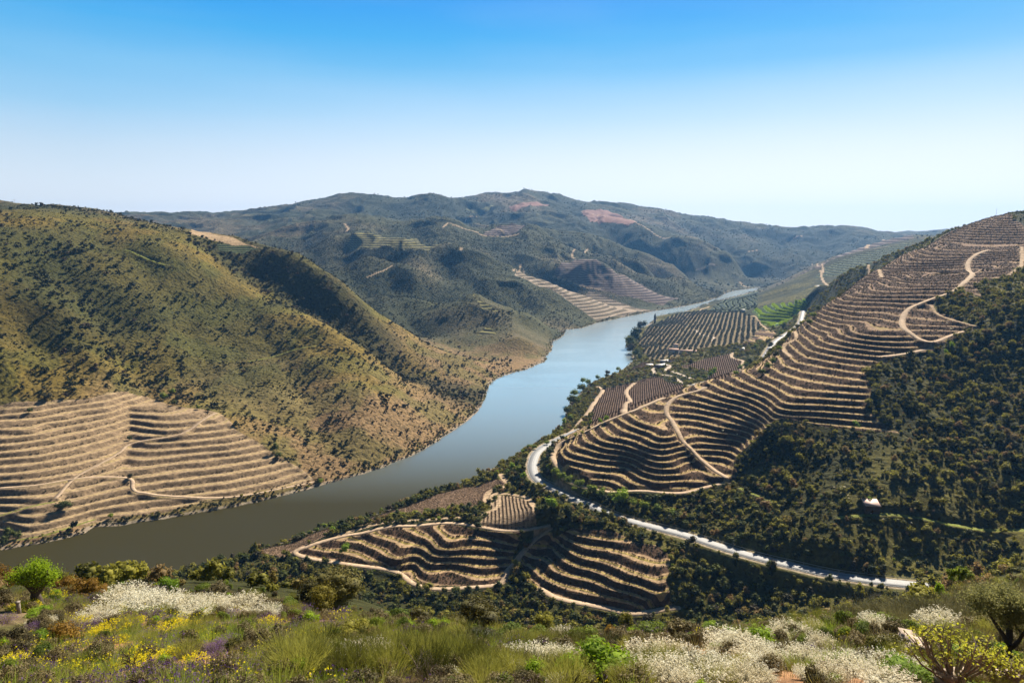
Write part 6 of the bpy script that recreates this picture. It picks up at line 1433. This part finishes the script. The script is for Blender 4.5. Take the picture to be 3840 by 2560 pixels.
# boundary post
POSTM = simple('old_concrete', (.30, .25, .20), .9, .25, 5.0, .5)
p = fcast(44, 1408); f = project([p])[2][0]; h = 27 * f / F_PX
e = bpy.data.objects.new('boundary_post', None); COL.objects.link(e); e.location = p; e.rotation_euler = (.03, 0, .5); tag(e, 'short square stone post beside the path at the left', 'post')
MB().box((0, 0, h / 2 - .1), (.20, .20, h + .2)).obj('shaft', POSTM, e); MB().box((0, 0, h + .03), (.235, .235, .06)).obj('cap', POSTM, e)
# dry stone walls
def drywall(P0, P1, n_c, hgt, label, seed, wid=.5):
    a = fcast(*P0); b = fcast(*P1); r = np.random.default_rng(seed); L_ = np.linalg.norm((b - a)[:2]); d = (b - a) / L_; e = bpy.data.objects.new('dry_stone_wall', None); COL.objects.link(e); e.location = a; tag(e, label, 'stone wall')
    m = MB()
    for c in range(n_c):
        s = 0
        while s < L_:
            w = r.uniform(.22, .6); q = d * (s + w / 2); hh = hgt / n_c
            V_ = []
            for sz in (-1, 1):
                for sx, sy in ((-1, -1), (1, -1), (1, 1), (-1, 1)): V_.append((sx * w * .5 * r.uniform(.85, 1.08), sy * wid * .5 * r.uniform(.7, 1.15), sz * hh * .5 * r.uniform(.8, 1.1)))
            V_ = np.array(V_); an = math.atan2(d[1], d[0]) + r.normal() * .12; ca, sa = math.cos(an), math.sin(an); V_ = V_ @ np.array([[ca, sa, 0], [-sa, ca, 0], [0, 0, 1]]) + q + np.array([0, 0, hh * (c + .5) - .1 + r.normal() * .02])
            m.add(V_, [(0,3,2,1),(4,5,6,7),(0,1,5,4),(1,2,6,5),(2,3,7,6),(3,0,4,7)]); s += w * .97
    m.obj('stones', STONE, e)
STONE.node_tree.nodes
drywall((2075, 1482), (2112, 1520), 5, .75, 'tumbled dry stone wall running down the slope at the right', 3)
drywall((2160, 1571), (2350, 1566), 3, .45, 'low line of pale stones at the bottom right edge', 4); 
def rock(px, py, s, label, seed):
    p = fcast(px, py); f = project([p])[2][0]; k = s * f / F_PX; V_, F_ = [], []; r = np.random.default_rng(seed)
    for i in range(5):
        for j in range(8): a = j / 8 * 6.283; t = (i + .5) / 5 * math.pi; q = r.uniform(.8, 1.15); V_.append((math.cos(a) * math.sin(t) * q * k, math.sin(a) * math.sin(t) * q * k * .7, math.cos(t) * q * k * .45))
    F_ = [(i * 8 + j, (i + 1) * 8 + j, (i + 1) * 8 + (j + 1) % 8, i * 8 + (j + 1) % 8) for i in range(4) for j in range(8)] + [(0, 1, 2, 3), (3, 4, 5, 0), (5, 6, 7, 0), (32, 34, 33, 32), (32, 37, 36, 34)]
    o = mesh_obj('rock', V_, F_, STONE); o.location = p; tag(o, label, 'rock')
rock(2215, 1470, 15, 'pale slab of rock lying under the olive tree', 1); rock(2240, 1472, 9, 'small pale rock right of the slab under the olive tree', 2); rock(225, 1370 + 6, 10, 'pale rock between the russet bushes and the tree', 3); rock(860, 1420, 20, 'pale rock outcrop at the foot of the left oaks', 4); rock(690, 1498, 9, 'flat pale stone in the lavender', 5); rock(960, 1425, 12, 'pale rock half hidden in bushes left of the middle oak', 6)

# ------------------------------------------------------------------ ground cover
def tuft_proto(seed, mat, n=60, h=.45, sp=.25, wid=.012, name='grass'):
    V_, F_, _ = stems(n, h, sp, wid, seed, segs=2, r0=.35, hvar=.6); return mesh_obj(name, V_, F_, MF[mat], link=False)
def flower_tuft(seed, mat, smat, n=40, h=.4, fs=.02, fl=3):
    r = np.random.default_rng(seed); V_, F_, T_ = stems(n, h, .28, .012, seed, segs=2, r0=.4, hvar=.4); P = np.vstack([t[0] + r.normal(size=(fl, 3)) * .02 for t in T_]); A_, B_ = tufts(P, fs, r, .6)
    me = mesh_obj('flowers', np.vstack([V_, A_]), np.vstack([F_, B_ + len(V_)]), MF[smat], link=False); me.data.materials.append(MF[mat]); me.data.polygons.foreach_set('material_index', np.r_[np.zeros(len(F_), np.int32), np.ones(len(B_), np.int32)]); return me
x, y = polar_points(-.80, .80, 9, 74, 7.0, 51); z = surface(x, y); r_ = np.hypot(x, y); px, py, f = project(np.c_[x, y, z])
Nz = fbm(x, y, 5, 3, 61); soil = fbm(x, y, 6, 2, 67)
path = ((px < 75) & (py > 1405) & (py < 1470) & (px < 75 - (py - 1405) * .9 + 10)) | ((np.hypot((px - 505) / 30, (py - 1490) / 26) < 1))
keep = (soil < .42) & ~path
leftish = px < 800
lavp = keep & (fbm(x, y, 5, 3, 71) > .12) & (rng.random(len(x)) < np.where(leftish, .22, .06)); yel = keep & ~lavp & (fbm(x, y, 3, 3, 73) > .42) & (rng.random(len(x)) < np.where(leftish, .22, .04))
gg = keep & ~lavp & ~yel & (fbm(x, y, 6, 2, 79) > .1) & (rng.random(len(x)) < .5); dry = keep & ~lavp & ~yel & ~gg & (rng.random(len(x)) < .42); hth = keep & ~lavp & ~yel & ~gg & ~dry & (rng.random(len(x)) < .22)
sp_ = (~keep) & ~path & (rng.random(len(x)) < .10); sz = rng.uniform(.6, 1.4, len(x)); G3 = np.c_[x, y, z - .02]
scatter('lavender', G3[lavp], sz[lavp], [flower_tuft(1, 'lav', 'lavstem'), flower_tuft(2, 'lav', 'lavstem', 30, .35)], 'low purple lavender spread over the near slope', 52)
scatter('wild_flowers', G3[yel], sz[yel] * .9, [flower_tuft(3, 'yellow', 'grassgreen', 30, .38, .028, 3)], 'scattered small yellow flowers on the near slope', 53)
scatter('grass', G3[gg], sz[gg], [tuft_proto(4, 'grassgreen'), tuft_proto(5, 'grassgreen', 70, .6)], 'fresh green grass between the flowers', 54)
scatter('dry_grass', G3[dry | sp_], sz[dry | sp_], [tuft_proto(6, 'grass'), tuft_proto(7, 'lavstem', 60, .5)], 'dry straw coloured grass and twigs on the near slope', 55)
x2, y2 = polar_points(-.80, .80, 12, 80, .55, 57); z2 = surface(x2, y2); px2, py2, f2 = project(np.c_[x2, y2, z2]); m2 = ~(((px2 < 75) & (py2 > 1395) & (py2 < 1475))) & (np.hypot((px2 - 505) / 36, (py2 - 1490) / 30) > 1)
dn = np.where(px2 < 800, .35, .75); m2 &= rng.random(len(x2)) < dn
scatter('low_shrubs', np.c_[x2, y2, z2 - .05][m2], rng.uniform(.45, 1.15, m2.sum()), [FG['green'][0][0][1], FG['heath'][0][0][1], FG['bright'][0][0][1], FG['dark'][1][0][1], FG['retama'][0][0][1], FG['heath'][1][0][1]], 'carpet of low green and brown shrubs on the near slope', 58, weights=[.22, .22, .10, .12, .22, .12])
scatter('low_heath', G3[hth], sz[hth] * .9, [FG['heath'][0][0][1]], 'low brown heath on the near slope', 56)
# ------------------------------------------------------------------ labels that tell the members of a group apart
ORD = 'leftmost second third fourth fifth sixth seventh eighth ninth tenth eleventh twelfth thirteenth fourteenth fifteenth sixteenth seventeenth eighteenth nineteenth twentieth'.split()
def ordinal(i, n):
    if i == 0: return 'leftmost'
    if i == n - 1: return 'rightmost'
    if i < 20: return ORD[i] + ' from the left'
    t = ['', '', 'twenty', 'thirty', 'forty', 'fifty', 'sixty', 'seventy', 'eighty', 'ninety'][(i + 1) // 10]; u = (i + 1) % 10
    if u == 0: return t.replace('ty', 'tieth') + ' from the left'
    return t + '-' + ['', 'first', 'second', 'third', 'fourth', 'fifth', 'sixth', 'seventh', 'eighth', 'ninth'][u] + ' from the left'
_gr = {}
for o in list(COL.objects):
    if o.parent is None and o.get('group') and o.get('category'): _gr.setdefault((o['group'], o['label']), []).append(o)
for (g, lab), ms in _gr.items():
    if 1 < len(ms) <= 60:
        px = project(np.array([list(m.location) for m in ms]))[0]
        for i, k in enumerate(np.argsort(px)): ms[k]['label'] = ('%s of the %s' % (ordinal(i, len(ms)), g))
